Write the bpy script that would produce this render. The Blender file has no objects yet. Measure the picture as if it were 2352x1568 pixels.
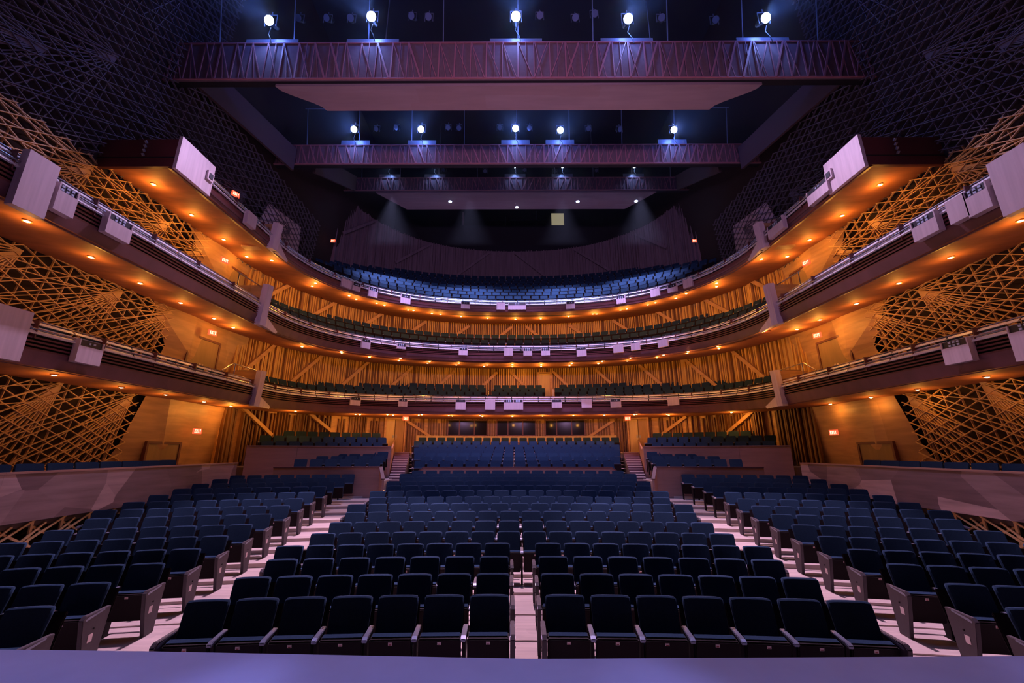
import bpy, math, random
from mathutils import Vector, Matrix
from mathutils.bvhtree import BVHTree
random.seed(7)
C = bpy.context.scene.collection
sc = bpy.context.scene
# ------------------------------------------------------------------ camera
H = 2.58                      # eye height above the front floor
CAMX = -0.16
PITCH = math.radians(14.86); YAW = math.radians(0.24)
F = 950.0
cd = bpy.data.cameras.new('camera'); cam = bpy.data.objects.new('camera', cd); C.objects.link(cam)
cd.sensor_width = 36; cd.lens = F/2352*36; cd.clip_end = 300; cd.clip_start = 0.05
cam.location = (CAMX, 0, H); cam.rotation_euler = (math.pi/2+PITCH, 0, YAW)
sc.camera = cam
# ------------------------------------------------------------------ world, exposure
w = bpy.data.worlds.new('world'); sc.world = w; w.use_nodes = True
w.node_tree.nodes['Background'].inputs[0].default_value = (0.10, 0.08, 0.25, 1)
w.node_tree.nodes['Background'].inputs[1].default_value = 0.004
vs = sc.view_settings
vs.view_transform = 'Standard'; vs.look = 'None'; vs.gamma = 1; vs.use_curve_mapping = False
vs.exposure = 0.0
# ------------------------------------------------------------------ large lights: lamps over the stage
def spot(name, loc, target, energy, color, size=60, blend=0.5, radius=0.2, parent=None):
    l = bpy.data.lights.new(name, 'SPOT'); l.energy = energy; l.color = color
    l.spot_size = math.radians(size); l.spot_blend = blend; l.shadow_soft_size = radius
    o = bpy.data.objects.new(name, l); C.objects.link(o); o.location = loc
    d = Vector(target)-Vector(loc); o.rotation_euler = d.to_track_quat('-Z', 'Y').to_euler()
    if parent: o.parent = parent; o.matrix_parent_inverse = Matrix.Translation(-parent.location)
    return o
PINK = (0.72, 0.40, 0.80); BLUE = (0.10, 0.22, 1.0); COOL = (0.13, 0.26, 1.0)
def area(name, loc, target, energy, color, sx, sy, spread=180):
    l = bpy.data.lights.new(name, 'AREA'); l.energy = energy; l.color = color
    l.shape = 'RECTANGLE'; l.size = sx; l.size_y = sy; l.spread = math.radians(spread)
    o = bpy.data.objects.new(name, l); C.objects.link(o); o.location = loc
    d = Vector(target)-Vector(loc); o.rotation_euler = d.to_track_quat('-Z', 'Y').to_euler()
    return o
for x in (-5, 0, 5):      # mauve wash from over the stage onto balcony fronts and catwalks
    spot('stage_wash_lamp', (x, -3.5, 7.0), (x*.4, 20, 12.0), 1900, PINK, 62, 0.7, 0.5)
for sx in (-1, 1):
    spot('side_wash_lamp', (sx*7, -2.5, 7.0), (-sx*9.8, 9.5, 9.6), 800, PINK, 40, 0.7, 0.4)
    spot('side_fill_lamp', (sx*6, 12.6, 14.7), (sx*10.2, 7.5, 4.5), 2600, (0.80, 0.55, 0.95), 66, 0.9, 0.15)  # added fill without a fixture, brightens the wing strips and side parapets
for x in (-6.4, -3.4, -.6, 2.2, 5.0):
    spot('stage_blue_lamp', (x, .6, 5.5), (x, 2.0, 1.1), 900 if x < 1 else 520, (0.27, 0.29, 1.0), 50, .35, .1)
for x in (-5.2, 0, 5.2):  # steep house lamps on the catwalks: pale on the floor, blue on the seats
    spot('aisle_work_lamp', (x, 12.6, 14.7), (x*1.0, 9.4, 0), 10500, (0.95, 0.60, 0.90), 39, 0.35, 0.15)
    spot('aisle_work_lamp', (x, 17.5, 14.8), (x*1.0, 15.0, .5), 3200, (0.95, 0.60, 0.90), 42, 0.6, 0.15)
    spot('house_blue_lamp', (x, 12.9, 14.7), (x*1.1, 16.0, 1.5), 1300, (0.10, 0.28, 1.0), 62, 0.9, 0.15)
for x in (-8, -3, 3, 8):
    spot('upper_house_lamp', (x, 23.5, 18.9), (x*.95, 25.4-abs(x)*.1, 11.5), 12000, (0.50, 0.50, 1.0), 62, 1.0, .1)
for x in (-6, 0, 6):
    spot('rear_fill_lamp', (x, 17.6, 14.8), (x*.8, 23.4, 5.5), 4200, (0.55, 0.42, 1.0), 62, 0.9, 0.15)  # added fill without a fixture, lifts the centre rails and parterre rows

# ------------------------------------------------------------------ pixel helpers
s_, c_ = math.sin(PITCH), math.cos(PITCH)
CM = cam.rotation_euler.to_matrix()
def ray(px, py):
    return (CM @ Vector(((px-1176)/F, -(py-784)/F, -1))).normalized()
def proj(p):
    v = CM.transposed() @ (Vector(p)-Vector((CAMX, 0, H)))
    if v.z > -0.1: return None
    return (1176+F*v.x/-v.z, 784-F*v.y/-v.z)

# ------------------------------------------------------------------ materials
def mat(name, col, rough=0.6, metal=0.0, var=0.0, scale=(4, 4, 4), emit=None, estr=0, spec=0.5, patch=0.0, col2=None, patch_scale=(0.5, 0.5, 0.5), bump=0.0):
    m = bpy.data.materials.new(name); m.use_nodes = True
    nt = m.node_tree; b = nt.nodes['Principled BSDF']
    b.inputs['Base Color'].default_value = (*col, 1)
    b.inputs['Roughness'].default_value = rough; b.inputs['Metallic'].default_value = metal
    b.inputs['Specular IOR Level'].default_value = spec
    if emit:
        b.inputs['Emission Color'].default_value = (*emit, 1); b.inputs['Emission Strength'].default_value = estr
        m.cycles.emission_sampling = 'NONE'
    if var > 0 or patch > 0:
        tc = nt.nodes.new('ShaderNodeTexCoord')
        mp = nt.nodes.new('ShaderNodeMapping'); mp.inputs['Scale'].default_value = scale
        nt.links.new(tc.outputs['Object'], mp.inputs[0])
        n = nt.nodes.new('ShaderNodeTexNoise'); n.inputs['Scale'].default_value = 1; n.inputs['Detail'].default_value = 5
        nt.links.new(mp.outputs[0], n.inputs['Vector'])
        r = nt.nodes.new('ShaderNodeMapRange'); r.inputs[1].default_value = 0.3; r.inputs[2].default_value = 0.7
        r.inputs[3].default_value = 1-var; r.inputs[4].default_value = 1+var
        nt.links.new(n.outputs['Fac'], r.inputs[0])
        mx = nt.nodes.new('ShaderNodeMix'); mx.data_type = 'RGBA'; mx.blend_type = 'MIX'
        mx.inputs[6].default_value = (*col, 1); mx.inputs[7].default_value = (*(col2 or col), 1); mx.inputs[0].default_value = 0
        if patch > 0:
            mp2 = nt.nodes.new('ShaderNodeMapping'); mp2.inputs['Scale'].default_value = patch_scale
            nt.links.new(tc.outputs['Object'], mp2.inputs[0])
            v = nt.nodes.new('ShaderNodeTexVoronoi'); v.inputs['Scale'].default_value = 1
            v.distance = 'CHEBYCHEV' if patch < 0.99 else 'EUCLIDEAN'
            nt.links.new(mp2.outputs[0], v.inputs['Vector'])
            sp = nt.nodes.new('ShaderNodeSeparateColor'); nt.links.new(v.outputs['Color'], sp.inputs[0])
            ml = nt.nodes.new('ShaderNodeMath'); ml.operation = 'MULTIPLY'; ml.inputs[1].default_value = patch
            nt.links.new(sp.outputs[0], ml.inputs[0]); nt.links.new(ml.outputs[0], mx.inputs[0])
        vm = nt.nodes.new('ShaderNodeVectorMath'); vm.operation = 'SCALE'
        nt.links.new(mx.outputs[2], vm.inputs[0]); nt.links.new(r.outputs[0], vm.inputs['Scale'])
        nt.links.new(vm.outputs[0], b.inputs['Base Color'])
        if bump > 0:
            bp = nt.nodes.new('ShaderNodeBump'); bp.inputs['Strength'].default_value = bump; bp.inputs['Distance'].default_value = 0.02
            nt.links.new(n.outputs['Fac'], bp.inputs['Height']); nt.links.new(bp.outputs[0], b.inputs['Normal'])
    return m
M = {}
M['fabric'] = mat('seat_fabric', (0.019, 0.042, 0.082), 0.85, var=0.12, scale=(60, 60, 60), spec=0.08)
M['shell'] = mat('seat_shell', (0.014, 0.009, 0.011), 0.6, spec=0.12)
M['arm'] = mat('armrest_lacquer', (0.22, 0.24, 0.32), 0.28, metal=0.4)
M['panel_end'] = mat('end_panel_laminate', (0.055, 0.042, 0.055), 0.6, var=0.1, scale=(20, 20, 3))
M['plate'] = mat('number_plate', (0.75, 0.6, 0.6), 0.4)
M['ink'] = mat('plate_ink', (0.35, 0.05, 0.05), 0.5)
M['floor'] = mat('pale_wood_floor', (0.62, 0.50, 0.44), 0.42, var=0.10, scale=(1.2, 14, 4), patch=0.8, col2=(0.50, 0.40, 0.36), patch_scale=(1.2, 6, 2))
M['stage'] = mat('stage_floor', (0.30, 0.29, 0.33), 0.6, var=0.05, scale=(3, 3, 3))
M['soffit'] = mat('soffit_wood', (0.42, 0.155, 0.07), 0.68, var=0.16, scale=(1.2, 5, 5), patch=0.7, col2=(0.30, 0.11, 0.055), patch_scale=(0.55, 0.4, 0.4))
M['fascia'] = mat('fascia_wood', (0.16, 0.065, 0.075), 0.5, var=0.15, scale=(3, 3, 1), patch=0.6, col2=(0.10, 0.04, 0.05), patch_scale=(0.4, 0.4, 0.4))
M['louvre'] = mat('louvre_wood', (0.13, 0.035, 0.035), 0.45, var=0.1, scale=(2, 2, 2))
M['strip'] = mat('pale_metal_strip', (0.90, 0.88, 0.90), 0.35, metal=0.0, spec=0.8)
M['tube'] = mat('steel_handrail', (0.55, 0.55, 0.60), 0.25, metal=1.0)
M['pale'] = mat('pale_veneer', (0.60, 0.48, 0.50), 0.55, var=0.10, scale=(14, 14, 0.6))
M['dark'] = mat('black_paint', (0.012, 0.011, 0.014), 0.8)
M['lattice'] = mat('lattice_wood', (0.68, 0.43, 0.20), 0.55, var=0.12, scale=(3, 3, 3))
M['dimmed_lattice'] = mat('dimmed_lattice_wood', (0.14, 0.115, 0.14), 0.6, var=0.12, scale=(3, 3, 3))  # upper lattice: dim light put into a darker copy of the lattice colour
M['backing'] = mat('dark_backing', (0.035, 0.02, 0.015), 0.9)
M['slat'] = mat('slat_wood', (0.62, 0.36, 0.11), 0.5, var=0.2, scale=(5, 5, 0.7))
M['slat_back'] = mat('slat_gap_wood', (0.17, 0.075, 0.03), 0.6, var=0.2, scale=(5, 5, 0.7))
M['brace'] = mat('brace_wood', (0.55, 0.30, 0.13), 0.5, var=0.2, scale=(2, 2, 6))
M['sidewood'] = mat('facet_wood', (0.50, 0.29, 0.14), 0.5, var=0.18, scale=(1, 1, 7), patch=0.8, col2=(0.36, 0.19, 0.09), patch_scale=(0.6, 0.6, 0.5))
M['sidedoor'] = mat('side_door_wood', (0.27, 0.165, 0.075), 0.5, var=0.12, scale=(6, 6, 1))
M['sidedoor2'] = mat('brown_door_leaf', (0.40, 0.22, 0.085), 0.5, var=0.12, scale=(6, 6, 1))
M['door'] = mat('door_wood', (0.62, 0.42, 0.16), 0.5, var=0.12, scale=(6, 6, 1))
M['boxwood'] = mat('parapet_wood', (0.42, 0.24, 0.20), 0.5, var=0.10, scale=(1, 1, 10), patch=0.5, col2=(0.34, 0.18, 0.15), patch_scale=(0.3, 0.3, 0.1))
M['patchwood'] = mat('patchwork_veneer', (0.60, 0.42, 0.43), 0.5, var=0.22, scale=(0.8, 0.8, 8), patch=1.5, col2=(0.20, 0.13, 0.15), patch_scale=(0.5, 0.75, 0.9))
M['cat_panel'] = mat('catwalk_fabric', (0.21, 0.135, 0.155), 0.85, var=0.08, scale=(8, 8, 8))
M['truss'] = mat('truss_steel', (0.46, 0.19, 0.21), 0.55)
M['beam'] = mat('side_beam_paint', (0.10, 0.058, 0.06), 0.8)
M['cloud'] = mat('reflector_veneer', (0.37, 0.27, 0.29), 0.6, var=0.08, scale=(0.7, 5, 3), patch=0.6, col2=(0.33, 0.21, 0.21), patch_scale=(0.25, 1.3, 1))
M['steel'] = mat('painted_steel', (0.32, 0.34, 0.40), 0.4, metal=0.4)
M['lamp_body'] = mat('lamp_housing', (0.03, 0.03, 0.035), 0.4, metal=0.5)
M['warm_lens'] = mat('warm_lens', (1, 0.8, 0.5), 0.3, emit=(1.0, 0.62, 0.22), estr=22)
M['cool_lens'] = mat('cool_lens', (0.8, 0.9, 1), 0.3, emit=(0.62, 0.75, 1.0), estr=40)
M['dead_lens'] = mat('unlit_lens', (0.25, 0.25, 0.3), 0.15)
M['exit'] = mat('exit_red', (0.5, 0.05, 0.03), 0.4, emit=(1.0, 0.09, 0.035), estr=1.6)
M['exit_white'] = mat('exit_letters', (0.9, 0.8, 0.7), 0.4, emit=(1.0, 0.62, 0.42), estr=1.6)
M['glass'] = mat('dark_glass', (0.012, 0.01, 0.01), 0.12, spec=0.1)
M['tier_floor'] = mat('tier_floor_carpet', (0.10, 0.07, 0.07), 0.9)
M['speakers'] = mat('speaker_grille', (0.02, 0.02, 0.025), 0.5)
M['dot'] = mat('blue_led_face', (0.5, 0.6, 0.75), 0.3)
M['booth_glow'] = mat('booth_wall_glow', (0.6, 0.55, 0.4), 0.6, emit=(0.8, 0.7, 0.42), estr=0.30)  # booth light put into the wall as its own faint glow
M['ceil'] = mat('ceiling_black', (0.02, 0.02, 0.03), 0.85)
M['upwall'] = mat('upper_slats', (0.24, 0.17, 0.19), 0.6, var=0.2, scale=(6, 6, 0.5))

# ------------------------------------------------------------------ mesh builder
class MB:
    def __init__(s): s.v = []; s.f = []; s.mi = []; s.mats = []; s.cur = 0
    def m(s, mm):
        if mm not in s.mats: s.mats.append(mm)
        s.cur = s.mats.index(mm); return s
    def add(s, vs, fs):
        o = len(s.v); s.v += [tuple(v) for v in vs]
        s.f += [tuple(i+o for i in f) for f in fs]; s.mi += [s.cur]*len(fs)
    def hexa(s, p):   # 8 pts: bottom ring 0-3, top ring 4-7
        s.add(p, [(0, 3, 2, 1), (4, 5, 6, 7), (0, 1, 5, 4), (1, 2, 6, 5), (2, 3, 7, 6), (3, 0, 4, 7)])
    def box(s, x0, x1, y0, y1, z0, z1, Mx=None):
        p = [Vector(q) for q in ((x0, y0, z0), (x1, y0, z0), (x1, y1, z0), (x0, y1, z0), (x0, y0, z1), (x1, y0, z1), (x1, y1, z1), (x0, y1, z1))]
        if Mx: p = [Mx @ q for q in p]
        s.hexa(p)
    def bar(s, a, b, wdt, thk, up=(0, 0, 1)):
        a = Vector(a); b = Vector(b); d = (b-a).normalized(); n = Vector(up)
        sd = d.cross(n)
        if sd.length < 1e-5: sd = d.cross(Vector((1, 0, 0)))
        sd.normalize(); n = sd.cross(d).normalized()
        sd *= wdt/2; n = n*thk/2
        s.hexa([a-sd-n, a+sd-n, b+sd-n, b-sd-n, a-sd+n, a+sd+n, b+sd+n, b-sd+n])
    def prism(s, poly, axis, a0, a1, Mx=None):   # poly of 2D points extruded along axis
        n = len(poly); vs = []
        for a in (a0, a1):
            for (u, v) in poly:
                q = {'x': (a, u, v), 'y': (u, a, v), 'z': (u, v, a)}[axis]
                vs.append(Vector(q) if not Mx else Mx @ Vector(q))
        fs = [tuple(range(n))[::-1], tuple(range(n, 2*n))] + [(i, (i+1) % n, n+(i+1) % n, n+i) for i in range(n)]
        s.add(vs, fs)
    def cyl(s, a, b, r, n=10, r2=None):
        a = Vector(a); b = Vector(b); d = (b-a).normalized()
        u = d.orthogonal().normalized(); v = d.cross(u); r2 = r if r2 is None else r2
        vs = [a+(u*math.cos(t)+v*math.sin(t))*r for t in [i*2*math.pi/n for i in range(n)]]
        vs += [b+(u*math.cos(t)+v*math.sin(t))*r2 for t in [i*2*math.pi/n for i in range(n)]]
        s.add(vs, [tuple(range(n))[::-1], tuple(range(n, 2*n))]+[(i, (i+1) % n, n+(i+1) % n, n+i) for i in range(n)])
    def sweep(s, path, prof, closed=True):   # path list of (pos Vector, out Vector); profile (o,z)
        n = len(prof); o = len(s.v)
        for (p, q) in path:
            for (a, z) in prof: s.v.append((p.x+q.x*a, p.y+q.y*a, p.z+z))
        fs = []
        for i in range(len(path)-1):
            for j in range(n if closed else n-1):
                k = (j+1) % n
                fs.append((o+i*n+j, o+i*n+k, o+(i+1)*n+k, o+(i+1)*n+j))
        if closed: fs += [tuple(o+j for j in range(n))[::-1], tuple(o+(len(path)-1)*n+j for j in range(n))]
        s.f += fs; s.mi += [s.cur]*len(fs)
    def mesh(s, name):
        me = bpy.data.meshes.new(name); me.from_pydata(s.v, [], s.f)
        for mm in s.mats: me.materials.append(mm)
        me.polygons.foreach_set('material_index', s.mi)
        me.update(); return me
    def build(s, name, parent=None, bevel=0, recalc=True):
        me = s.mesh(name)
        import bmesh
        if recalc or bevel:
            bm = bmesh.new(); bm.from_mesh(me)
            if recalc: bmesh.ops.recalc_face_normals(bm, faces=bm.faces)
            if bevel:
                bmesh.ops.bevel(bm, geom=[e for e in bm.edges if len(e.link_faces) == 2 and e.calc_face_angle(0) > 0.6], offset=bevel, segments=2, affect='EDGES')
            bm.to_mesh(me); bm.free()
        o = bpy.data.objects.new(name, me); C.objects.link(o)
        if parent: o.parent = parent
        return o
def tag(o, label=None, cat=None, group=None, kind=None):
    if label: o['label'] = label
    if cat: o['category'] = cat
    if group: o['group'] = group
    if kind: o['kind'] = kind
    return o
def empty(name, loc=(0, 0, 0), rz=0):
    o = bpy.data.objects.new(name, None); C.objects.link(o); o.location = loc; o.rotation_euler = (0, 0, rz); o.empty_display_size = 0.1
    return o
def copy_tree(o, parent=None):
    c = o.copy(); C.objects.link(c)
    if parent: c.parent = parent
    for ch in list(o.children): copy_tree(ch, c)
    return c
ORD = ['zeroth', 'first', 'second', 'third', 'fourth', 'fifth', 'sixth', 'seventh', 'eighth', 'ninth', 'tenth', 'eleventh', 'twelfth', 'thirteenth', 'fourteenth', 'fifteenth', 'sixteenth',
       'seventeenth', 'eighteenth', 'nineteenth', 'twentieth']
TENS = ['', '', 'twenty', 'thirty', 'forty']
def ordw(n):
    if n < 21: return ORD[n]
    t, u = divmod(n, 10)
    return (TENS[t]+'-'+ORD[u]) if u else {3: 'thirtieth', 4: 'fortieth', 2: 'twentieth'}[t]
def lrp(a, b, t): return a+(b-a)*t

# ------------------------------------------------------------------ plan curves
def wx(Z): return 12.75-0.10*Z           # the side walls lean inward going up (Z is relative to eye height)
def curve(a, Yf, b, Y0, n=2.3, mw=12, K=56):
    """left wing (towards the stage) -> round the back -> right wing; list of (x,y)"""
    L = [(-a, lrp(Y0, Yf, i/mw)) for i in range(mw)]
    A = []
    for i in range(K+1):
        th = -math.pi/2+math.pi*i/K
        sx = math.sin(th); cx = max(0, math.cos(th))
        A.append((a*math.copysign(abs(sx)**(2/n), sx), Yf+b*cx**(2/n)))
    return L+A+[(-x, y) for (x, y) in reversed(L)]
def outward(pts):
    res = []
    for i in range(len(pts)):
        p = pts[max(0, i-1)]; q = pts[min(len(pts)-1, i+1)]
        tx, ty = q[0]-p[0], q[1]-p[1]; l = math.hypot(tx, ty) or 1
        res.append(Vector((-ty/l, tx/l, 0)))
    return res     # away from the hall's centre
def wing_t(i, mw=12, K=56):                # 0 on the wings, 1 at the centre of the curve
    if i < mw or i > mw+K: return 0.0
    return math.sin(math.pi*(i-mw)/K)**1.5
def along(pts, step, start=0.0):
    """points at equal steps along a polyline with tangent"""
    out = []; need = start; acc = 0
    for (p, q) in zip(pts, pts[1:]):
        l = math.hypot(q[0]-p[0], q[1]-p[1])
        while l > 0 and acc+l >= need:
            t = (need-acc)/l
            out.append((lrp(p[0], q[0], t), lrp(p[1], q[1], t), (q[0]-p[0])/l, (q[1]-p[1])/l, (lrp(p[2], q[2], t) if len(p) > 2 else 0)))
            need += step
        acc += l
    return out

# ================================================================== FLOOR AND ROWS
ROWY = [5.64+.906*k for k in range(15)]
TOPS = [.88, .90, .92, .94, .985, 1.05, 1.14, 1.22, 1.30, 1.39, 1.48, 1.56, 1.65, 1.72, 1.80]   # seat-back tops, world z
SH = 0.90                                    # seat height
RR = 36.0
def rowpt(Y, X): return Y-X*X/(2*RR)
# centre parterre rows (behind the low wall)
PAR = []
for k in range(8):
    Y = 19.75+k*0.98; py = [1057, 1048, 1040, 1033, 1027, 1021, 1013, 1005][k]
    r = (py-784)/F
    PAR.append((Y, H+Y*(s_-r*c_)/(c_+r*s_)))
steps = [(4.6, 0.0)]+[(y+.12, t-SH) for y, t in zip(ROWY, TOPS)]
fl = MB().m(M['floor'])
def strip_floor(mb, Ya, Yb, z0, z1, xmax, xmin=None, n=14):
    xmin = -xmax if xmin is None else xmin
    pa = []; pb = []
    for i in range(n+1):
        x = lrp(xmin, xmax, i/n)
        pa.append((x, rowpt(Ya, x))); pb.append((x, rowpt(Yb, x)))
    for i in range(n):
        mb.add([(*pa[i], z0), (*pa[i+1], z0), (*pb[i+1], z0), (*pb[i], z0)], [(0, 1, 2, 3)])
        mb.add([(*pb[i], z0), (*pb[i+1], z0), (*pb[i+1], z1), (*pb[i], z1)], [(0, 1, 2, 3)])
prev = 3.0
lev = [max(0, t-SH) for t in TOPS]
for k in range(15):
    Yb = ROWY[k]+.14; z0 = lev[k]; z1 = lev[k+1] if k < 14 else lev[14]
    strip_floor(fl, prev, Yb, z0, z1, 12.95); prev = Yb
strip_floor(fl, prev, 32.0, lev[14], lev[14], 12.95)
floor = fl.build('floor', recalc=False); tag(floor, 'pale timber floor stepping up under the navy seats', kind='structure')
# floor nosings: thin dark joint at each step stays in the floor's own mesh

# ================================================================== SEAT
def seat_meshes():
    R = {}
    b = MB().m(M['fabric'])     # backrest: slightly curved, wider at the top
    nx, nz = 6, 5
    V = []; Fc = []
    def pt(u, v, side):
        hw = lrp(.222, .238, v)*(1-.02*max(0, v-.86)/.14*(abs(u)**6))
        x = u*hw; z = .44+v*.46-(abs(u)**8)*.008*(v > .9)
        y = -.17+v*.15-.016*u*u+(.055 if side else 0)
        return (x, y, z)
    N = (nx+1)*(nz+1)
    for side in (0, 1):
        for j in range(nz+1):
            for i in range(nx+1): V.append(pt(-1+2*i/nx, j/nz, side))
    for j in range(nz):
        for i in range(nx):
            a = j*(nx+1)+i; Fc.append((a, a+1, a+nx+2, a+nx+1)); Fc.append((N+a, N+a+nx+1, N+a+nx+2, N+a+1))
    for i in range(nx):
        Fc.append((i, N+i, N+i+1, i+1)); t = nz*(nx+1)+i; Fc.append((t, t+1, N+t+1, N+t))
    for j in range(nz):
        a = j*(nx+1); Fc.append((a, a+nx+1, N+a+nx+1, N+a)); a += nx; Fc.append((a, N+a, N+a+nx+1, a+nx+1))
    b.add(V, Fc); R['backrest'] = (b, .012)
    b = MB().m(M['shell'])
    b.box(-.225, .225, .075, .10, .40, .80, Matrix.Translation((0, -.16, 0)) @ Matrix.Rotation(-.30, 4, 'X') @ Matrix.Translation((0, .03, .05)))
    R['back_shell'] = (b, .01)
    b = MB().m(M['shell'])      # tipped-up pan: dark underside to the front, fabric cushion behind
    Mx = Matrix.Translation((0, -.20, .22)) @ Matrix.Rotation(.22, 4, 'X')
    b.box(-.235, .235, -.075, -.035, 0, .37, Mx)
    b.m(M['fabric']); b.box(-.23, .23, -.037, .05, .01, .375, Mx)
    R['seat'] = (b, .012)
    b = MB().m(M['plate']); b.box(-.022, .022, -.0805, -.0745, .315, .345, Mx)
    b.m(M['ink']); b.box(-.014, .014, -.0812, -.0803, .318, .328, Mx)
    R['number_plate'] = (b, 0)
    b = MB().m(M['arm'])
    b.prism([(-.10, .60), (-.10, .625), (-.36, .605), (-.405, .585), (-.40, .555), (-.30, .57)], 'x', -.028, .028)
    R['armrest'] = (b, .006)
    b = MB().m(M['shell'])
    b.prism([(-.34, .57), (-.09, .60), (-.11, .40), (-.16, .03), (-.10, 0), (-.33, 0), (-.27, .03), (-.30, .35)], 'x', -.018, .018)
    R['side_support'] = (b, 0)
    b = MB().m(M['panel_end'])
    b.prism([(-.44, .585), (-.40, .625), (0.0, .625), (-.06, .25), (-.10, 0), (-.30, 0), (-.38, .30)], 'x', -.026, .026)
    R['end_panel'] = (b, .006)
    return R
SM = {}
proto = seat_meshes()
def mk(name):
    o = proto[name][0].build(name, bevel=proto[name][1]); me = o.data; bpy.data.objects.remove(o); return me
for k in proto: SM[k] = mk(k)
for side in (-1, 1):
    b = MB().m(M['plate']); b.box(side*.026, side*.029, -.30, -.23, .30, .39) ; b.m(M['shell']); b.cyl((side*.026, -.24, .44), (side*.036, -.24, .44), .012, 8)
    o = b.build('row_label'); SM['row_label%d' % side] = o.data; bpy.data.objects.remove(o)
for me in (SM['backrest'],):
    me.polygons.foreach_set('use_smooth', [p.area < .004 for p in me.polygons])
def part(name, me, parent, loc=(0, 0, 0)):
    o = bpy.data.objects.new(name, me); C.objects.link(o); o.parent = parent; o.location = loc; return o
def make_seat(loc, rz, pitch, left='support', right=None, label='', group=''):
    """left/right: None, 'support' or 'end'"""
    r = empty('theatre_seat', loc, rz)
    tag(r, label, 'theatre seat', group)
    part('backrest', SM['backrest'], r); part('back_shell', SM['back_shell'], r)
    st = part('seat', SM['seat'], r); part('number_plate', SM['number_plate'], st)
    for side, kd in ((-1, left), (1, right)):
        if not kd: continue
        x = side*pitch/2
        part('armrest', SM['armrest'], r, (x, 0, 0))
        if kd == 'support': part('side_support', SM['side_support'], r, (x, 0, 0))
        else:
            e = part('end_panel', SM['end_panel'], r, (x, 0, 0))
            part('row_label', SM['row_label%d' % side], e)
    return r
# seats too small to count apart: one combined mesh
lite = {}
for k in ('backrest', 'seat', 'armrest', 'side_support'):
    o = proto[k][0]; lite[k] = (list(o.v), list(o.f), list(o.mi), list(o.mats))
me = SM['backrest']; lite['backrest'] = ([tuple(v.co) for v in me.vertices], [tuple(p.vertices) for p in me.polygons], [0]*len(me.polygons), [M['fabric']])
far = MB()
def far_seat(x, y, z, rz, pitch, sc_=1.0):
    ca, sa = math.cos(rz), math.sin(rz)
    for k in ('backrest', 'seat', 'armrest', 'side_support'):
        v, f, mi, mats = lite[k]; dx = -pitch/2 if k in ('armrest', 'side_support') else 0
        base = len(far.v)
        for (a, b, c) in v:
            a += dx
            far.v.append((x+a*ca-b*sa, y+a*sa+b*ca, z+c*sc_))
        for fc, m_ in zip(f, mi):
            far.m(mats[m_]); far.f.append(tuple(i+base for i in fc)); far.mi.append(far.cur)
n_ind = 0
def rowname(k): return ('front' if k == 0 else ordw(k+1))
# ---- main floor blocks
for k in range(15):
    Y = ROWY[k]; z = lev[k]
    # centre block
    if k < 4:
        per = 7 if k < 3 else 8; pitch = [.545, .55, .56, .53][k]; g0 = [.18, .18, .20, .20][k]
        runs = [('centre-left', [-(g0+pitch*(i+.5)) for i in range(per)], pitch), ('centre-right', [g0+pitch*(i+.5) for i in range(per)], pitch)]
    else:
        pitch = lrp(.533, .556, (k-4)/10); off = (pitch/2 if k % 2 and k > 6 else 0)
        n = 16 if not off else 17
        xs = [(i-(n-1)/2)*pitch for i in range(n)]
        if n == 17: xs = xs[:]
        runs = [('centre', xs, pitch)]
    ex = [5.28, 5.48, 5.5, 5.6, 5.72, 5.8, 5.9, 5.95, 6.05, 6.15, 6.2, 6.3, 6.3, 6.3, 6.3][k]
    ns = [7, 7, 7, 7, 7, 7, 7, 8, 8, 8, 8, 8, 8, 8, 0][k]; sp = .535
    if ns:
        runs.append(('left', [-(ex+sp*(i+.5)) for i in range(ns)], sp)); runs.append(('right', [ex+sp*(i+.5) for i in range(ns)], sp))
    for (bn, xs, pitch) in runs:
        N = len(xs)
        lo, hi = min(xs), max(xs)
        for i, x in enumerate(xs):
            y = rowpt(Y, x); rz = -math.atan(x/RR)*1.0
            zz = z
            # out of the picture to the side? skip
            pp = proj((x, y, zz+.8))
            if pp and (pp[0] < -150 or pp[0] > 2500): continue
            if k < 10 or (k == 10 and n_ind < 300):
                last = (x == hi); first = (x == lo)
                lf = 'end' if (first and bn in ('centre', 'centre-left', 'centre-right', 'right')) else 'support'
                rt = ('end' if bn in ('left', 'centre', 'centre-left', 'centre-right') else 'support') if last else None
                if bn == 'centre':
                    j = i+1; place = 'centre block, %s from the left aisle' % ordw(j)
                elif bn in ('centre-left', 'centre-right'):
                    place = 'centre block, %s %s of the narrow aisle' % (ordw(i+1), 'left' if bn == 'centre-left' else 'right')
                else:
                    place = '%s block, %s from its aisle' % (bn, ordw(i+1))
                lab = 'navy folding theatre seat, %s row, %s' % (rowname(k), place)
                make_seat((x, y, zz), rz, pitch, lf, rt, lab, 'folded navy stalls seats')
                n_ind += 1
            else: far_seat(x, y, zz, rz, pitch)
print('individual seats', n_ind, flush=True)
# ---- centre parterre
parf = MB().m(M['floor'])
pp_ = 19.0
for k, (Y, zt) in enumerate(PAR):
    hw = lrp(4.55, 6.2, k/7); n = int(round(hw*2/.555)); pitch = hw*2/n
    z = zt-SH
    for i in range(n):
        x = (i-(n-1)/2)*pitch+(pitch*.25 if k % 2 else -pitch*.25); far_seat(x, rowpt(Y, x), z, -x/RR, pitch)
    strip_floor(parf, pp_, Y+.15, z, (PAR[k+1][1]-SH) if k < 7 else z, hw+.15, n=8); pp_ = Y+.15
zb_top = PAR[7][1]-SH
strip_floor(parf, pp_, 29.5, zb_top, zb_top, 9.0, n=8)
tag(parf.build('raised_floor_platform', recalc=False), 'stepped timber platform under the raised seats behind the low centre wall', 'platform')

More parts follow.
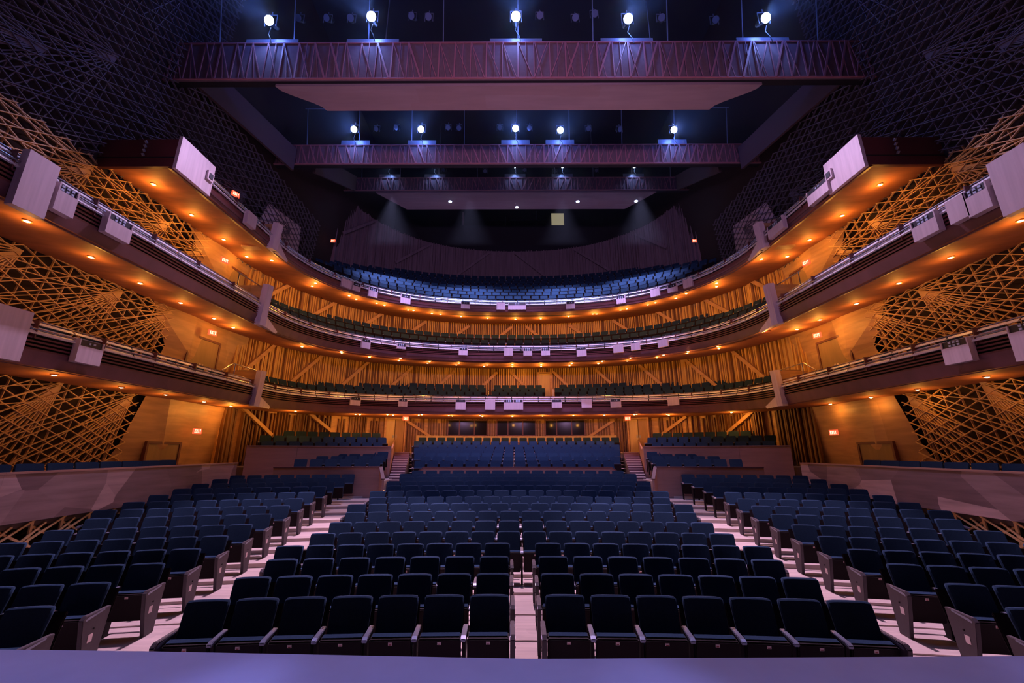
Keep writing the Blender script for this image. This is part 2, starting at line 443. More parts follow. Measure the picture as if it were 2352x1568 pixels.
# ================================================================== PARTERRE WALLS
def wall_path(pts, z0s, z1s, thick, m, cap=None, name='wall', parent=None):
    b = MB().m(m)
    for i in range(len(pts)-1):
        a, q = pts[i], pts[i+1]; d = Vector((q[0]-a[0], q[1]-a[1], 0)).normalized(); nn = Vector((-d.y, d.x, 0))*thick/2
        P = [Vector((*a, z0s[i]))-nn, Vector((*q, z0s[i+1]))-nn, Vector((*q, z0s[i+1]))+nn, Vector((*a, z0s[i]))+nn,
             Vector((*a, z1s[i]))-nn, Vector((*q, z1s[i+1]))-nn, Vector((*q, z1s[i+1]))+nn, Vector((*a, z1s[i]))+nn]
        b.hexa(P)
    o = b.build(name, parent)
    if cap:
        b = MB().m(cap)
        for i in range(len(pts)-1):
            a, q = pts[i], pts[i+1]
            b.bar((*a, z1s[i]+.02), (*q, z1s[i+1]+.02), thick+.05, .04)
        b.build('rail_cap', o if parent is None else o)
    return o
zc = H-.62
centre_pts = [(-4.5, 18.95), (-4.3, 19.0), (4.3, 19.0), (4.5, 18.95)]
ow = wall_path([(x, rowpt(19.02, x)) for x in (-4.45, -4.1, -2, 0, 2, 4.1, 4.45)], [lev[14]]*7, [H-.95, H-.70, H-.70, H-.70, H-.70, H-.70, H-.95], .08, M['boxwood'], M['fascia'], 'low_wall')
tag(ow, 'low pink-lit timber wall across the centre block behind the fifteenth row', 'low wall')
for sgn, sd in ((-1, 'left'), (1, 'right')):
    # side parapet beside the stalls
    pts = [(sgn*10.35, 3.2), (sgn*10.35, 8.6), (sgn*10.75, 16.4)]
    o = wall_path(pts, [H-1.42]*3, [H-.45]*3, .09, M['patchwood'], M['boxwood'], 'side_parapet')
    tag(o, 'patchwork veneer parapet running along the %s side of the stalls' % sd, 'parapet')
    # open lattice beneath it
    b = MB().m(M['lattice'])
    yy = 3.0
    while yy < 15:
        X = sgn*(10.42+max(0, (yy-8.6))*.051)
        b.bar((X, yy, 0.05+0.04*max(0, yy-6)), (X, yy, H-1.42), .05, .04, (1, 0, 0))
        b.bar((X, yy, H-2.2), (X, yy+1.3, H-1.42), .04, .03, (1, 0, 0)); b.bar((X+.02*sgn, yy+1.3, H-2.3), (X+.02*sgn, yy-.2, H-1.42), .04, .03, (1, 0, 0))
        b.bar((X, yy, 0.35), (X, yy+.9, H-1.5), .04, .03, (1, 0, 0))
        yy += .65
    tag(b.build('lattice_screen'), 'open timber lattice in the gap beneath the %s side parapet' % sd, 'lattice')
    # side gallery floor and one row of seats
    b = MB().m(M['tier_floor'])
    b.prism([(sgn*10.42, 3.2), (sgn*10.42, 8.6), (sgn*10.82, 16.4), (sgn*12.85, 16.4), (sgn*12.85, 3.2)], 'z', H-1.55, H-1.20)
    tag(b.build('side_gallery_floor'), 'raised gallery floor behind the %s side parapet' % sd, 'floor deck')
    y = 4.2
    while y < 14.0:
        X = sgn*(10.98+max(0, (y-8.6))*.051)
        far_seat(X, y, H-1.15, -sgn*1.15, .56, .98)
        y += .68
    # box block: raised parapet
    P0 = [(sgn*10.95, 17.2), (sgn*9.3, 18.0), (sgn*7.7, 19.2), (sgn*6.05, 20.4)]
    zt = H+.19
    o = wall_path(P0, [.6]*4, [zt]*4, .09, M['boxwood'], M['boxwood'], 'box_parapet')
    tag(o, 'tall curved timber parapet of the %s rear box, olive seats above it' % sd, 'parapet')
    # return beside the stair
    o2 = wall_path([(sgn*6.08, 20.45), (sgn*6.6, 22.5), (sgn*7.52, 26.2)], [.6]*3, [zt, zt-.1, zt+.5], .08, M['boxwood'], None, 'stair_wall')
    tag(o2, 'timber wall edging the %s stair up to the rear door' % sd, 'wall panel')
    b = MB().m(M['tier_floor']); b.prism([(sgn*10.9, 17.3), (sgn*9.2, 18.1), (sgn*7.6, 19.3), (sgn*6.15, 20.5), (sgn*7.6, 26.3), (sgn*12.8, 22), (sgn*12.8, 17.3)], 'z', H-1.0, H-.62)
    tag(b.build('box_floor'), 'raised floor of the %s rear box under olive seats' % sd, 'floor deck')
    # seats in the box, rows parallel to the parapet
    for r_, (off, zt_) in enumerate(((1.6, .44), (2.6, .72), (3.6, .98))):
        A = Vector((sgn*10.7, 17.35)); B = Vector((sgn*6.1, 20.7)); d = (B-A).normalized(); nn = Vector((-d.y, d.x));
        if nn.y < 0: nn = -nn
        L = (B-A).length+off*.28; n = int((L-.3)/.55)
        for i in range(n):
            t = .3+.55*(i+.5)
            q = A+d*t+nn*off
            if abs(q.x) > 12.2: continue
            far_seat(q.x, q.y, H+zt_-SH+.0, math.atan2(d.y*sgn*-1, d.x*sgn*-1) if False else (math.atan2(d.y, d.x) if sgn < 0 else math.atan2(-d.y, -d.x)), .55)
    for r_, (off, dz) in enumerate(((2.15, .27), (3.15, .53))):
        A = Vector((sgn*10.7, 17.35)); B = Vector((sgn*6.1, 20.7)); d = (B-A).normalized(); nn = Vector((-d.y, d.x))
        if nn.y < 0: nn = -nn
        q0 = A+nn*off; q1 = B+nn*off; q2 = q1+nn*2; q3 = q0+nn*2
        b = MB().m(M['tier_floor']); b.prism([tuple(q0), tuple(q1), tuple(q2), tuple(q3)], 'z', H-.62, H-.62+dz+.15)
        tag(b.build('box_step'), '%s carpeted step of the %s rear box' % (('lower', 'upper')[r_], sd), 'step')
    # small block of seats in front of the box
    for r_, (Y, zt_) in enumerate(((18.35, -.31), (19.15, -.2), (19.95, -.12), (20.6, -.02))):
        for i in range(6-r_):
            x = sgn*(5.65+.55*(i+.5)+.12*r_)
            if r_ == 3 and i > 1: continue
            yq = rowpt(Y, x)
            far_seat(x, yq-.02*i, H+zt_-SH, -x/RR, .55)
    b = MB().m(M['floor']); xs_ = [5.5, 7, 8.5, 9.4]
    b.prism([(sgn*5.6, rowpt(17.75, 5.5)), (sgn*9.6, rowpt(17.75, 9.4)), (sgn*9.4, 17.9), (sgn*7.75, 19.1), (sgn*6.1, 20.3), (sgn*5.7, 20.4)], 'z', .5, H-.31-SH)
    tag(b.build('small_platform'), 'low platform under the short %s rows in front of the rear box' % sd, 'platform')
    # low wall in front of it
    pw = [(sgn*5.15, 16.6), (sgn*5.45, 17.15), (sgn*7.2, 16.95), (sgn*9.4, 16.6)]
    o = wall_path(pw, [.8]*4, [H-1.05, H-.62, H-.62, H-.62], .08, M['boxwood'], M['fascia'], 'low_wall')
    tag(o, 'low timber wall closing the back of the %s stalls block' % sd, 'low wall')
    # stair
    b = MB().m(M['floor'])
    n = 16
    for i in range(n):
        t0, t1 = i/n, (i+1)/n
        y0, y1 = lrp(17.6, 26.0, t0), lrp(17.6, 26.0, t1)
        xa, xb = sgn*lrp(4.75, 6.45, t0), sgn*lrp(5.3, 7.38, t0); xa1, xb1 = sgn*lrp(4.75, 6.45, t1), sgn*lrp(5.3, 7.38, t1)
        zt_ = lrp(lev[14]+.05, H-.05, (i+1)/n)
        b.hexa([Vector(q) for q in ((xa, y0, .5), (xb, y0, .5), (xb1, y1, .5), (xa1, y1, .5), (xa, y0, zt_), (xb, y0, zt_), (xb1, y1, zt_), (xa1, y1, zt_))])
    st = b.build('staircase'); tag(st, 'stepped aisle climbing to the lit door at the %s rear' % sd, 'stairs')
    for i in range(n):
        b = MB().m(M['fascia'])
        t0 = i/n; y0 = lrp(17.6, 26.0, t0); zt_ = lrp(lev[14]+.05, H-.05, (i+1)/n)
        b.bar((sgn*lrp(4.75, 6.45, t0), y0-.005, zt_-.055), (sgn*lrp(5.3, 7.38, t0), y0-.005, zt_-.055), .012, .08, (0, 0, 1))
        b.build('riser', st)
    # landing under the door
    b = MB().m(M['floor']); b.prism([(sgn*6.2, 25.9), (sgn*7.9, 25.9), (sgn*9.2, 27.2), (sgn*6.2, 29)], 'z', H-.5, H-.05)
    tag(b.build('door_landing'), 'landing in front of the %s rear door' % sd, 'landing')

# ================================================================== BALCONY TIERS
TIERS = [
    dict(name='lowest', a=10.95, Yf=17.4, b=7.6, Y0=3.2, ztop=3.20, zw=1.85, zc=2.13, zo=1.80, zbk=2.10, bY=28.9, zfloor=2.25, drop=-.32),
    dict(name='middle', a=9.72, Yf=15.0, b=8.5, Y0=2.6, ztop=6.0, zw=4.60, zc=5.06, zo=4.90, zbk=5.62, bY=28.6, zfloor=5.05, drop=-.40),
    dict(name='top', a=9.72, Yf=15.0, b=8.0, Y0=10.0, ztop=8.62, zw=7.72, zc=7.92, zo=7.95, zbk=8.62, bY=27.8, zfloor=7.8, drop=-.15),
]
soff_polys = []
TI = []
def seg_tri(mb, A, B):
    for i in range(len(A)-1): mb.add([A[i], A[i+1], B[i+1], B[i]], [(0, 1, 2, 3)])
for ti, T in enumerate(TIERS):
    root = empty('balcony', (0, 15, H+T['zfloor']))
    tag(root, {0: 'lowest curved balcony, its timber front just above the stalls', 1: 'middle curved balcony with steel rail and pale lamp housings', 2: 'topmost curved balcony below the blue-lit upper seats'}[ti], 'balcony')
    off0 = Vector((0, 15, H+T['zfloor']))
    def place(o):
        o.parent = root; o.matrix_parent_inverse = Matrix.Translation(-off0); return o
    Fp = curve(T['a'], T['Yf'], T['b'], T['Y0']); Bp = curve(wx(T['zo']), 15.0, T['bY']-15.0, T['Y0'])
    No = outward(Fp); n = len(Fp)
    zb = [H+lrp(T['zw'], T['zc'], wing_t(i)) for i in range(n)]
    zk = [H+lrp(T['zo'], T['zbk'], wing_t(i)) for i in range(n)]
    T.update(Fp=Fp, No=No, zb=zb, Bp=Bp)
    # soffit
    b = MB().m(M['soffit'])
    A = [Vector((*Fp[i], zb[i])) for i in range(n)]; Bq = [Vector((*Bp[i], zk[i])) for i in range(n)]
    rows = [A]
    for q in (.35, .7, 1.0): rows.append([A[i].lerp(Bq[i], q) for i in range(n)])
    for r0, r1 in zip(rows, rows[1:]): seg_tri(b, r0, r1)
    sof = place(b.build('soffit', recalc=False))
    T['bvh'] = BVHTree.FromPolygons(b.v, b.f)
    # dark groove line under the middle balcony's curve / trim strip
    b = MB().m(M['louvre'])
    for q in ((.09,) if ti == 1 else ()):
        L = [A[i].lerp(Bq[i], q)+Vector((0, 0, -.03)) for i in range(13, n-13)]
        for p, q_ in zip(L, L[1:]): b.bar(p, q_, .16, .04)
    if ti == 1: place(b.build('soffit_groove'))
    # floor slab
    b = MB().m(M['tier_floor'])
    zf = H+T['zfloor']
    A2 = [Vector((Fp[i][0], Fp[i][1], max(zf, zb[i]+.15))) for i in range(n)]; B2 = [Vector((Bp[i][0], Bp[i][1], max(zf, zk[i]+.15))) for i in range(n)]
    seg_tri(b, A2, B2); place(b.build('balcony_floor', recalc=False))
    # fascia: lower panel
    dz = [T['drop']*(1-wing_t(i)) for i in range(n)]
    path = [(Vector((Fp[i][0], Fp[i][1], dz[i])), No[i]) for i in range(n)]
    zt = H+T['ztop']
    lou_lo = zt-.68 if ti < 2 else zt-.52
    b = MB().m(M['fascia'])
    for i in range(n-1):
        P = []
        for k_ in (i, i+1):
            p, q = path[k_]; tilt = .10
            P.append([p+q*tilt+Vector((0, 0, zb[k_]-.02-p.z)), p+Vector((0, 0, lou_lo)), p+q*.12+Vector((0, 0, lou_lo)), p+q*.25+Vector((0, 0, zb[k_]+.03-p.z))])
        for j in range(4): b.add([P[0][j], P[0][(j+1) % 4], P[1][(j+1) % 4], P[1][j]], [(0, 1, 2, 3)])
    place(b.build('fascia_panel'))
    # louvre slats + backing
    b = MB().m(M['dark']); b.sweep([(p+Vector((0, 0, lou_lo)), q) for p, q in path], [(.16, 0), (.16, zt-.24-lou_lo), (.20, zt-.24-lou_lo), (.20, 0)])
    b.m(M['louvre'])
    ns_ = 4 if ti < 2 else 3
    for j in range(ns_):
        z = lrp(lou_lo+.02, zt-.40, j/(ns_-1))
        b.sweep([(p+Vector((0, 0, z)), q) for p, q in path], [(.0, -.02), (.14, .02), (.14, .05), (-.01, .02)])
    place(b.build('louvre_slats'))
    # pale strips, broken into lengths
    b = MB().m(M['strip'])
    P3 = [(Fp[i][0], Fp[i][1], dz[i]) for i in range(n)]
    for (zz, o_, wd) in ((zt-.10, .03, .055), (zt-.33, -.09, .075), (zt-.20, .03, .045))[: (3 if ti < 2 else 2)]:
        Lp = []
        fine = along(P3, .4, .2)
        for k_ in range(0, len(fine)-4, 4):
            segp = fine[k_:k_+5]
            pth = []
            for m_, (x, y, tx, ty, z5) in enumerate(segp):
                xx, yy = (x, y)
                if m_ == 4: xx -= tx*.05; yy -= ty*.05
                pth.append((Vector((xx, yy, zz+z5)), Vector((-ty, tx, 0))))
            b.sweep(pth, [(o_, 0), (o_+wd, wd+.01), (o_+wd, 0)])
    place(b.build('pale_strip'))
    # handrail tube + posts
    b = MB().m(M['tube'])
    ring = [(-.06+.022*math.cos(t), .022*math.sin(t)) for t in [i*math.pi/3 for i in range(6)]]
    b.sweep([(p+Vector((0, 0, zt-.22)), q) for p, q in path], ring)
    ring2 = [(.10+.018*math.cos(t), .018*math.sin(t)) for t in [i*math.pi/3 for i in range(6)]]
    b.sweep([(p+Vector((0, 0, zt)), q) for p, q in path], ring2)
    hr = place(b.build('handrail'))
    for (x, y, tx, ty, z5) in along(P3, 1.6, .9):
        b = MB().m(M['louvre'])
        b.box(-.012, .012, -.05, .14, zt-.42, zt, Matrix.Translation((x, y, z5)) @ Matrix.Rotation(math.atan2(ty, tx), 4, 'Z'))
        place(b.build('rail_bracket'))
    T['root'] = root; T['place'] = place; T['off'] = off0; T['zt'] = zt; T['lou_lo'] = lou_lo; T['P3'] = P3
    # corner fins
    for sgn in (-1, 1):
        X = sgn*T['a']; Yc = T['Yf']
        zb_ = H+T['zw']-.05; zt_ = zt+(.16 if ti else .08)
        inn = -sgn
        b = MB().m(M['pale'])
        # front face turned a little to the stage, leaning inward going up
        xi = X+inn*.22; 
        P = [(xi, Yc-.08), (xi-inn*.05, Yc-.36), (xi-inn*.24, Yc-.40), (xi-inn*.24, Yc+.05)]
        lean = inn*.05
        b.hexa([Vector((p[0]-lean, p[1], zb_)) for p in P]+[Vector((p[0]+lean, p[1], zt_)) for p in P])
        for q in range(3):
            a_ = Vector((P[0][0], P[0][1], 0)).lerp(Vector((P[1][0], P[1][1], 0)), (q+.5)/3)
        place(b.build('corner_fin'))
        b = MB().m(M['sidewood']); b.box(min(X-inn*.02, X-inn*1.15), max(X-inn*.02, X-inn*1.15), Yc-.30, Yc+.02, zt-(.85 if ti == 2 else 1.0), zt_-.02)
        place(b.build('fin_return'))
        b = MB().m(M['pale'])
        b.add([(xi-lean, Yc-.08, zb_), (xi-lean, Yc-.08, zb_+.42), (X+inn*.02, Yc+1.0, zb_+.10), (X+inn*.02, Yc+.9, zb_)], [(0, 1, 2, 3)])
        b.add([(xi-lean, Yc-.08, zb_), (X+inn*.02, Yc+.9, zb_), (X, Yc-.1, zb_)], [(0, 1, 2)])
        place(b.build('fin_gusset', recalc=False))
    if ti == 2:        # end faces of the top balcony
        for sgn in (-1, 1):
            X0 = sgn*T['a']; X1 = sgn*wx(T['zo']); y = T['Y0']
            b = MB().m(M['louvre']); b.box(min(X0, X1), max(X0, X1), y-.06, y+.04, H+T['zw']+.02, zt+.02)
            place(b.build('end_panel'))
            b = MB().m(M['dark']); b.box(min(X0, X1), max(X0, X1), y-.075, y-.055, H+T['zw']+.30, H+T['zw']+.33)
            place(b.build('end_panel_joint'))
            b = MB().m(M['pale']); b.box(min(X0-sgn*.10, X0), max(X0-sgn*.10, X0), y-.09, y+1.25, H+T['zw']-.05, zt+.10)
            cp = place(b.build('end_fin'))
            b = MB().m(M['pale']); xx = X0-sgn*.16; b.box(min(xx, X0-sgn*.10), max(xx, X0-sgn*.10), y+.95, y+1.2, H+8.1, H+8.4)
            b.m(M['speakers']); xx2 = X0-sgn*.175; b.box(min(xx2, xx), max(xx2, xx), y+1.0, y+1.15, H+8.16, H+8.34)
            bb = b.build('wall_box', cp)
            b = MB().m(M['steel'])
            for q in range(4): b.bar((X0+sgn*.9, y-.085, H+T['zw']+.35+.14*q), (X0+sgn*.9, y-.14, H+T['zw']+.40+.14*q), .05, .05)
            place(b.build('rung'))
# lamp housings on the balcony fronts: (pixel x, width m, height m, kind, drop below rail)
BOX = {2: [(795, .55, .42, 'p'), (815, .45, .42, 'd'), (856, .5, .5, 'g'), (932, .55, .5, 'd'), (1070, .5, .42, 'd'), (1150, .5, .42, 'p'), (1188, 1.05, .42, 'g'), (1309, .5, .46, 'd'),
           (1428, .5, .46, 'g'), (1508, .5, .42, 'p'), (1546, .5, .42, 'd'), (1582, .5, .42, 'p')],
       1: [(838, .5, .5, 'd'), (920, .5, .3, 'g'), (1065, .5, .45, 'd'), (1169, .5, .45, 'p'), (1211, .5, .45, 'g'), (1253, .5, .45, 'g'), (1335, .55, .55, 'd'), (1421, .55, .45, 'p'), (1461, .5, .4, 'p'), (1523, .55, .4, 'p')],
       0: [(814, .55, .45, 'd'), (925, .5, .45, 'd'), (1057, .6, .6, 'd'), (1125, .6, .6, 'p'), (1169, .6, .6, 'g'), (1191, .6, .6, 'g'), (1279, .6, .5, 'd'), (1346, .6, .5, 'p'), (1413, .6, .5, 'd'), (1548, .6, .45, 'p')]}
WING = {2: [(-1, 13.2, .5, .5, 'p'), (1, 11.6, .9, .5, 'd'), (1, 13.8, .9, .5, 'g')],
        1: [(-1, 7.05, .55, 1.2, 'p'), (-1, 7.6, .40, .62, 'g'), (-1, 8.8, .62, .52, 'g'), (1, 7.0, .65, 1.2, 'p'), (1, 7.65, .45, .6, 'g'), (1, 8.05, .40, .55, 'p'), (1, 8.8, .6, .52, 'g')],
       0: [(-1, 8.3, .7, 1.1, 'p'), (-1, 10.05, .62, .58, 'd'), (1, 8.5, .7, .8, 'g'), (1, 10.0, .65, .58, 'g')]}
def housing(T, x, y, ang, wd, ht, kind, zt, out=.14):
    Mx = Matrix.Translation((x, y, 0)) @ Matrix.Rotation(ang, 4, 'Z')
    b = MB().m(M['pale'])
    z1 = zt-.20; z0 = z1-ht
    if kind == 'p': b.box(-wd/2, wd/2, -out, -.02, z0, z1, Mx)
    else:
        b.box(-wd/2, wd/2, -out, -.02, z0, z1-.17, Mx)
        b.box(-wd/2, -wd/2+.03, -out, -.02, z1-.17, z1, Mx); b.box(wd/2-.03, wd/2, -out, -.02, z1-.17, z1, Mx)
    if kind == 'g' and ht < .5:    # ribbed face
        for q in range(5): b.box(-wd/2+wd*(q+.2)/5, -wd/2+wd*(q+.55)/5, -out-.02, -out, z0+.01, z1-.19, Mx)
    o = T['place'](b.build('lamp_housing'))
    if kind != 'p':
        b = MB().m(M['speakers']); b.box(-wd/2+.03, wd/2-.03, -out+.03, -.03, z1-.175, z1-.01, Mx)
        b.m(M['dot'])
        if kind == 'g':
            for i in range(3):
                for j in range(2): b.box(-.12+.1*i-.02, -.12+.1*i+.035, -out+.015, -out+.03, z1-.15+.075*j, z1-.105+.075*j, Mx)
        else:
            b.box(-.06, -.02, -out+.01, -out+.03, z1-.11, z1-.06, Mx); b.box(.05, .10, -out+.01, -out+.03, z1-.10, z1-.06, Mx)
        b.build('lens_panel', o)
    if ht > 1.0:
        pass
for ti, T in enumerate(TIERS):
    fine = along(T['P3'], .08, 0)
    fine_arc = [q for q in fine if q[1] > T['Yf']]
    for (px, wd, ht, kind) in BOX[ti]:
        best = min(fine_arc, key=lambda q: abs(proj((q[0], q[1], T['zt']-.4))[0]-px))
        housing(T, best[0], best[1], math.atan2(best[3], best[2]), wd, ht, kind, T['zt']+best[4])
    for (sgn, y, wd, ht, kind) in WING[ti]:
        housing(T, sgn*T['a'], y, math.pi/2 if sgn < 0 else -math.pi/2, wd, ht, kind, T['zt']+T['drop']+(.28 if ht > 1 else 0), .18)

# ---- balcony seats
def tier_rows(a, Yf, b, offs, ztops, pitch, ymin, step_floor=True, root=None, gaps=()):
    for off, zt in zip(offs, ztops):
        pts = curve(a+off, Yf, b+off, ymin)
        mid = [(x, y, 0) for (x, y) in pts if y >= ymin and abs(x) < 12.0]
        for (x, y, tx, ty, _) in along(mid, pitch, .3):
            if any(g0 < x < g1 for g0, g1 in gaps): continue
            far_seat(x, y, H+zt-SH, math.atan2(ty, tx), pitch)
        if step_floor:
            bb = MB().m(M['tier_floor'])
            P = curve(a+off-.45, Yf, b+off-.45, ymin); Q = curve(a+off+.55, Yf, b+off+.55, ymin)
            P = [p for p in zip(P, Q) if p[0][1] > ymin+.5 and abs(p[1][0]) < 12.3]
            A = [Vector((*p[0], H+zt-SH-.01)) for p in P]; B = [Vector((*p[1], H+zt-SH-.01)) for p in P]
            A0 = [v-Vector((0, 0, {0: .05}.get(offs.index(off), .34 if root is not TIERS[2] else .58))) for v in A]
            seg_tri(bb, A, B); seg_tri(bb, A0, A)
            o = bb.build('seating_step', recalc=False)
            if root: root['place'](o)
tier_rows(10.95, 17.4, 7.6, (.8, 1.55, 2.3, 3.05), (3.38, 3.72, 4.04, 4.36), .56, 18.5, root=TIERS[0], gaps=((.95, 1.35), (1.9, 3.0) if False else (-.01, -.0), (-2.0, -1.6)) if False else ((-1.95, -1.65), (1.75, 2.75)))
tier_rows(9.72, 15.0, 8.5, (1.0, 1.95, 2.9), (6.22, 6.85, 7.45), .55, 16.8, root=TIERS[1])
tier_rows(9.72, 15.0, 8.0, [1.0+.92*k for k in range(9)], [9.02+.60*k for k in range(9)], .56, 21.5, root=TIERS[2])
# wing rows of single seats
for ti in (0, 1):
    T = TIERS[ti]
    for sgn in (-1, 1):
        y = 6.0
        while y < T['Yf']-1.6:
            far_seat(sgn*(T['a']+.62), y, H+T['ztop']+T['drop']-.80, -sgn*1.1, .56, 1.0)
            y += .95
o = far.build('theatre_seats', recalc=False)
tag(o, 'folded theatre seats filling the rear stalls, boxes and all three balconies', 'theatre seats', kind='stuff')

# ================================================================== WALLS
def slat_wall(pts, z0, z1, m, seed, dens=.13, depth=.10, zvar=0, back=None):
    rnd = random.Random(seed)
    b = MB().m(M['brace'])
    L = [(x, y, 0) for x, y in pts]
    fine = along(L, .5, 0)
    path = [(Vector((x, y, 0)), Vector((-ty, tx, 0))) for (x, y, tx, ty, _) in fine]
    b.m(back or (M['slat_back'] if m is M['slat'] else m))
    b.sweep([(p+Vector((0, 0, z0)), q) for p, q in path], [(.0, 0), (.0, z1-z0), (.12, z1-z0), (.12, 0)])
    b.m(m)
    for (x, y, tx, ty, _) in along(L, dens, .05):
        if rnd.random() < .10: continue
        wd = rnd.choice((.05, .06, .08, .09)); dp = rnd.choice((.06, .10, .14, .18))*depth/.1
        zlo = z0+(rnd.choice((0, 0, .0, .25, .5)) if zvar else 0); zhi = z1-(rnd.choice((0, 0, 0, .2, .4)) if zvar else 0)
        Mx = Matrix.Translation((x, y, 0)) @ Matrix.Rotation(math.atan2(ty, tx), 4, 'Z')
        b.box(-wd/2, wd/2, -dp, .02, zlo, zhi, Mx)
    return b
def braces(wall, pts, z0, z1, every, run, flip, wd=.18, m='brace'):
    L = [(x, y, 0) for x, y in pts]
    fine = along(L, .1, 0); total = len(fine)
    k = int(.8/.1)
    while k+int(run*10) < total:
        a = fine[k]; c = fine[k+int(run*10)]; mid = (a[0]+c[0])/2
        up = (mid < 0) != flip
        if flip and m == 'brace' and (abs(mid) < 5.2 or abs(abs(mid)-7.7) < 1.4):
            k += 5; continue
        za, zc_ = (z0, z1) if up else (z1, z0)
        pa = Vector((a[0]+a[3]*.14, a[1]-a[2]*.14, za)); pc = Vector((c[0]+c[3]*.14, c[1]-c[2]*.14, zc_))
        b = MB().m(M[m])
        nrm = Vector((a[3], -a[2], 0))
        b.bar(pa, pc, wd, .14, nrm)
        b.build('diagonal_brace', wall)
        k += int(every*10)
WY = [28.6, 28.6, 27.8]
def back_curve(Z, Yb, ycut):
    P = curve(wx(Z), 15.0, Yb-15.0, 10, K=80)
    P = [p for p in P if p[1] >= ycut]
    return P
# main level
P = back_curve(.5, 28.6, 17.2)
wb = slat_wall(P, H-.95, H+2.2, M['slat_back'], 1, .17, zvar=1, back=M['brace']).build('wall_back', recalc=False); tag(wb, 'slatted timber wall at the back of the stalls', kind='structure')
braces(wb, P, H+.75, H+1.95, 4.1, 2.0, True, .16)
P = back_curve(3, 29.0, 16.8)
wb = slat_wall(P, H+2.0, H+5.7, M['slat'], 2).build('wall_back', recalc=False); tag(wb, 'slatted timber wall behind the lowest balcony', kind='structure')
braces(wb, P, H+3.4, H+5.4, 3.0, 2.0, False)
P = back_curve(6.5, 27.8, 16.8)
wb = slat_wall(P, H+5.66, H+8.75, M['slat'], 3).build('wall_back', recalc=False); tag(wb, 'slatted timber wall behind the middle balcony', kind='structure')
braces(wb, P, H+6.7, H+8.4, 3.0, 2.0, False)
# upper wall behind the top balcony
P = curve(12.0, 22.0, 11.2, 20, K=60); P = [p for p in P if p[1] > 24.0]
wb = slat_wall(P, H+9.5, H+17.0, M['upwall'], 4, .22).build('wall_back', recalc=False); tag(wb, 'dark curved slatted wall above the top rows', kind='structure')
braces(wb, P, H+14.2, H+16.8, 5.2, 3.0, False, .2, 'upwall')
# walls on the sides (leaning), backing
for sgn, sd in ((-1, 'left'), (1, 'right')):
    b = MB().m(M['backing'])
    Zs = [-2.58, 0, 4, 8, 12, 23]
    A = [Vector((sgn*(wx(z)+.35), -1, H+z)) for z in Zs]; B = [Vector((sgn*(wx(z)+.35), 34, H+z)) for z in Zs]
    seg_tri(b, A, B)
    tag(b.build('wall_%s' % sd, recalc=False), 'dark wall behind the lattice on the %s' % sd, kind='structure')
b = MB().m(M['ceil']); b.box(-14, 14, -1, 36, H+23.0, H+23.2)
tag(b.build('ceiling'), 'black ceiling above the catwalks', kind='structure')
b = MB().m(M['ceil']); b.box(-14, 14, 35.0, 35.2, 0, H+23.0)
tag(b.build('wall_rear'), 'black rear wall above the upper slats', kind='structure')

# ---- lattice screens
def lattice(sgn, Ya, Yb, Z0, Z1, fans, seed, name_lab, wbar=.021, mt='lattice'):
    rnd = random.Random(seed)
    b = MB().m(M[mt])
    def P(y, z): return Vector((sgn*wx(z), y, H+z))
    nrm = Vector((1, 0, 0))
    def seg(y0, z0, y1, z1, lay, w_=None):
        # clip to rectangle in (y,z)
        t0, t1 = 0.0, 1.0; dy, dz = y1-y0, z1-z0
        for p_, q_ in ((-dy, y0-Ya), (dy, Yb-y0), (-dz, z0-Z0), (dz, Z1-z0)):
            if abs(p_) < 1e-9:
                if q_ < 0: return
            else:
                r = q_/p_
                if p_ < 0: t0 = max(t0, r)
                else: t1 = min(t1, r)
        if t1-t0 < .02: return
        a = P(y0+dy*t0, z0+dz*t0); c = P(y0+dy*t1, z0+dz*t1); o = Vector((-sgn*.03*lay, 0, 0))
        b.bar(a+o, c+o, (w_ or wbar), .05, nrm)
    h = Z1-Z0
    y = Ya-1
    while y < Yb+1:               # uprights, leaning a little
        seg(y, Z0, y+.06*h, Z1, 0); y += .46
    for (yc, zc_) in fans:        # each fan sheds ribs towards the stage: steep ones and nearly level ones
        for k in range(9):
            seg(yc, zc_, yc-.5-.46*k, Z0, 1, wbar*1.25)
        for k in range(4):
            seg(yc, zc_, yc-5.2, lrp(Z0+.3, zc_+.4, k/3), 2)
    y = Ya-h*2.2                  # two crossing families of shallow diagonals
    while y < Yb+h*2.2:
        seg(y, Z1, y+h*2.1, Z0, 2); seg(y+.27, Z0, y+.27+h*1.9, Z1, 3); y += .60
    return b
LAT = [
    (-2.5, 1.80, 13.6, [(6.0, 1.8), (8.6, 1.8), (11.2, 1.8), (13.4, 1.8)], 'beside the stalls'),
    (2.2, 4.90, 13.9, [(6.6, 4.6), (9.2, 4.75), (11.9, 4.75), (13.8, 4.7)], 'between the lowest and middle balconies'),
    (5.2, 7.95, 14.4, [(7.2, 7.2), (9.9, 7.6), (12.6, 7.5), (14.2, 7.3)], 'between the middle and top balconies'),
]
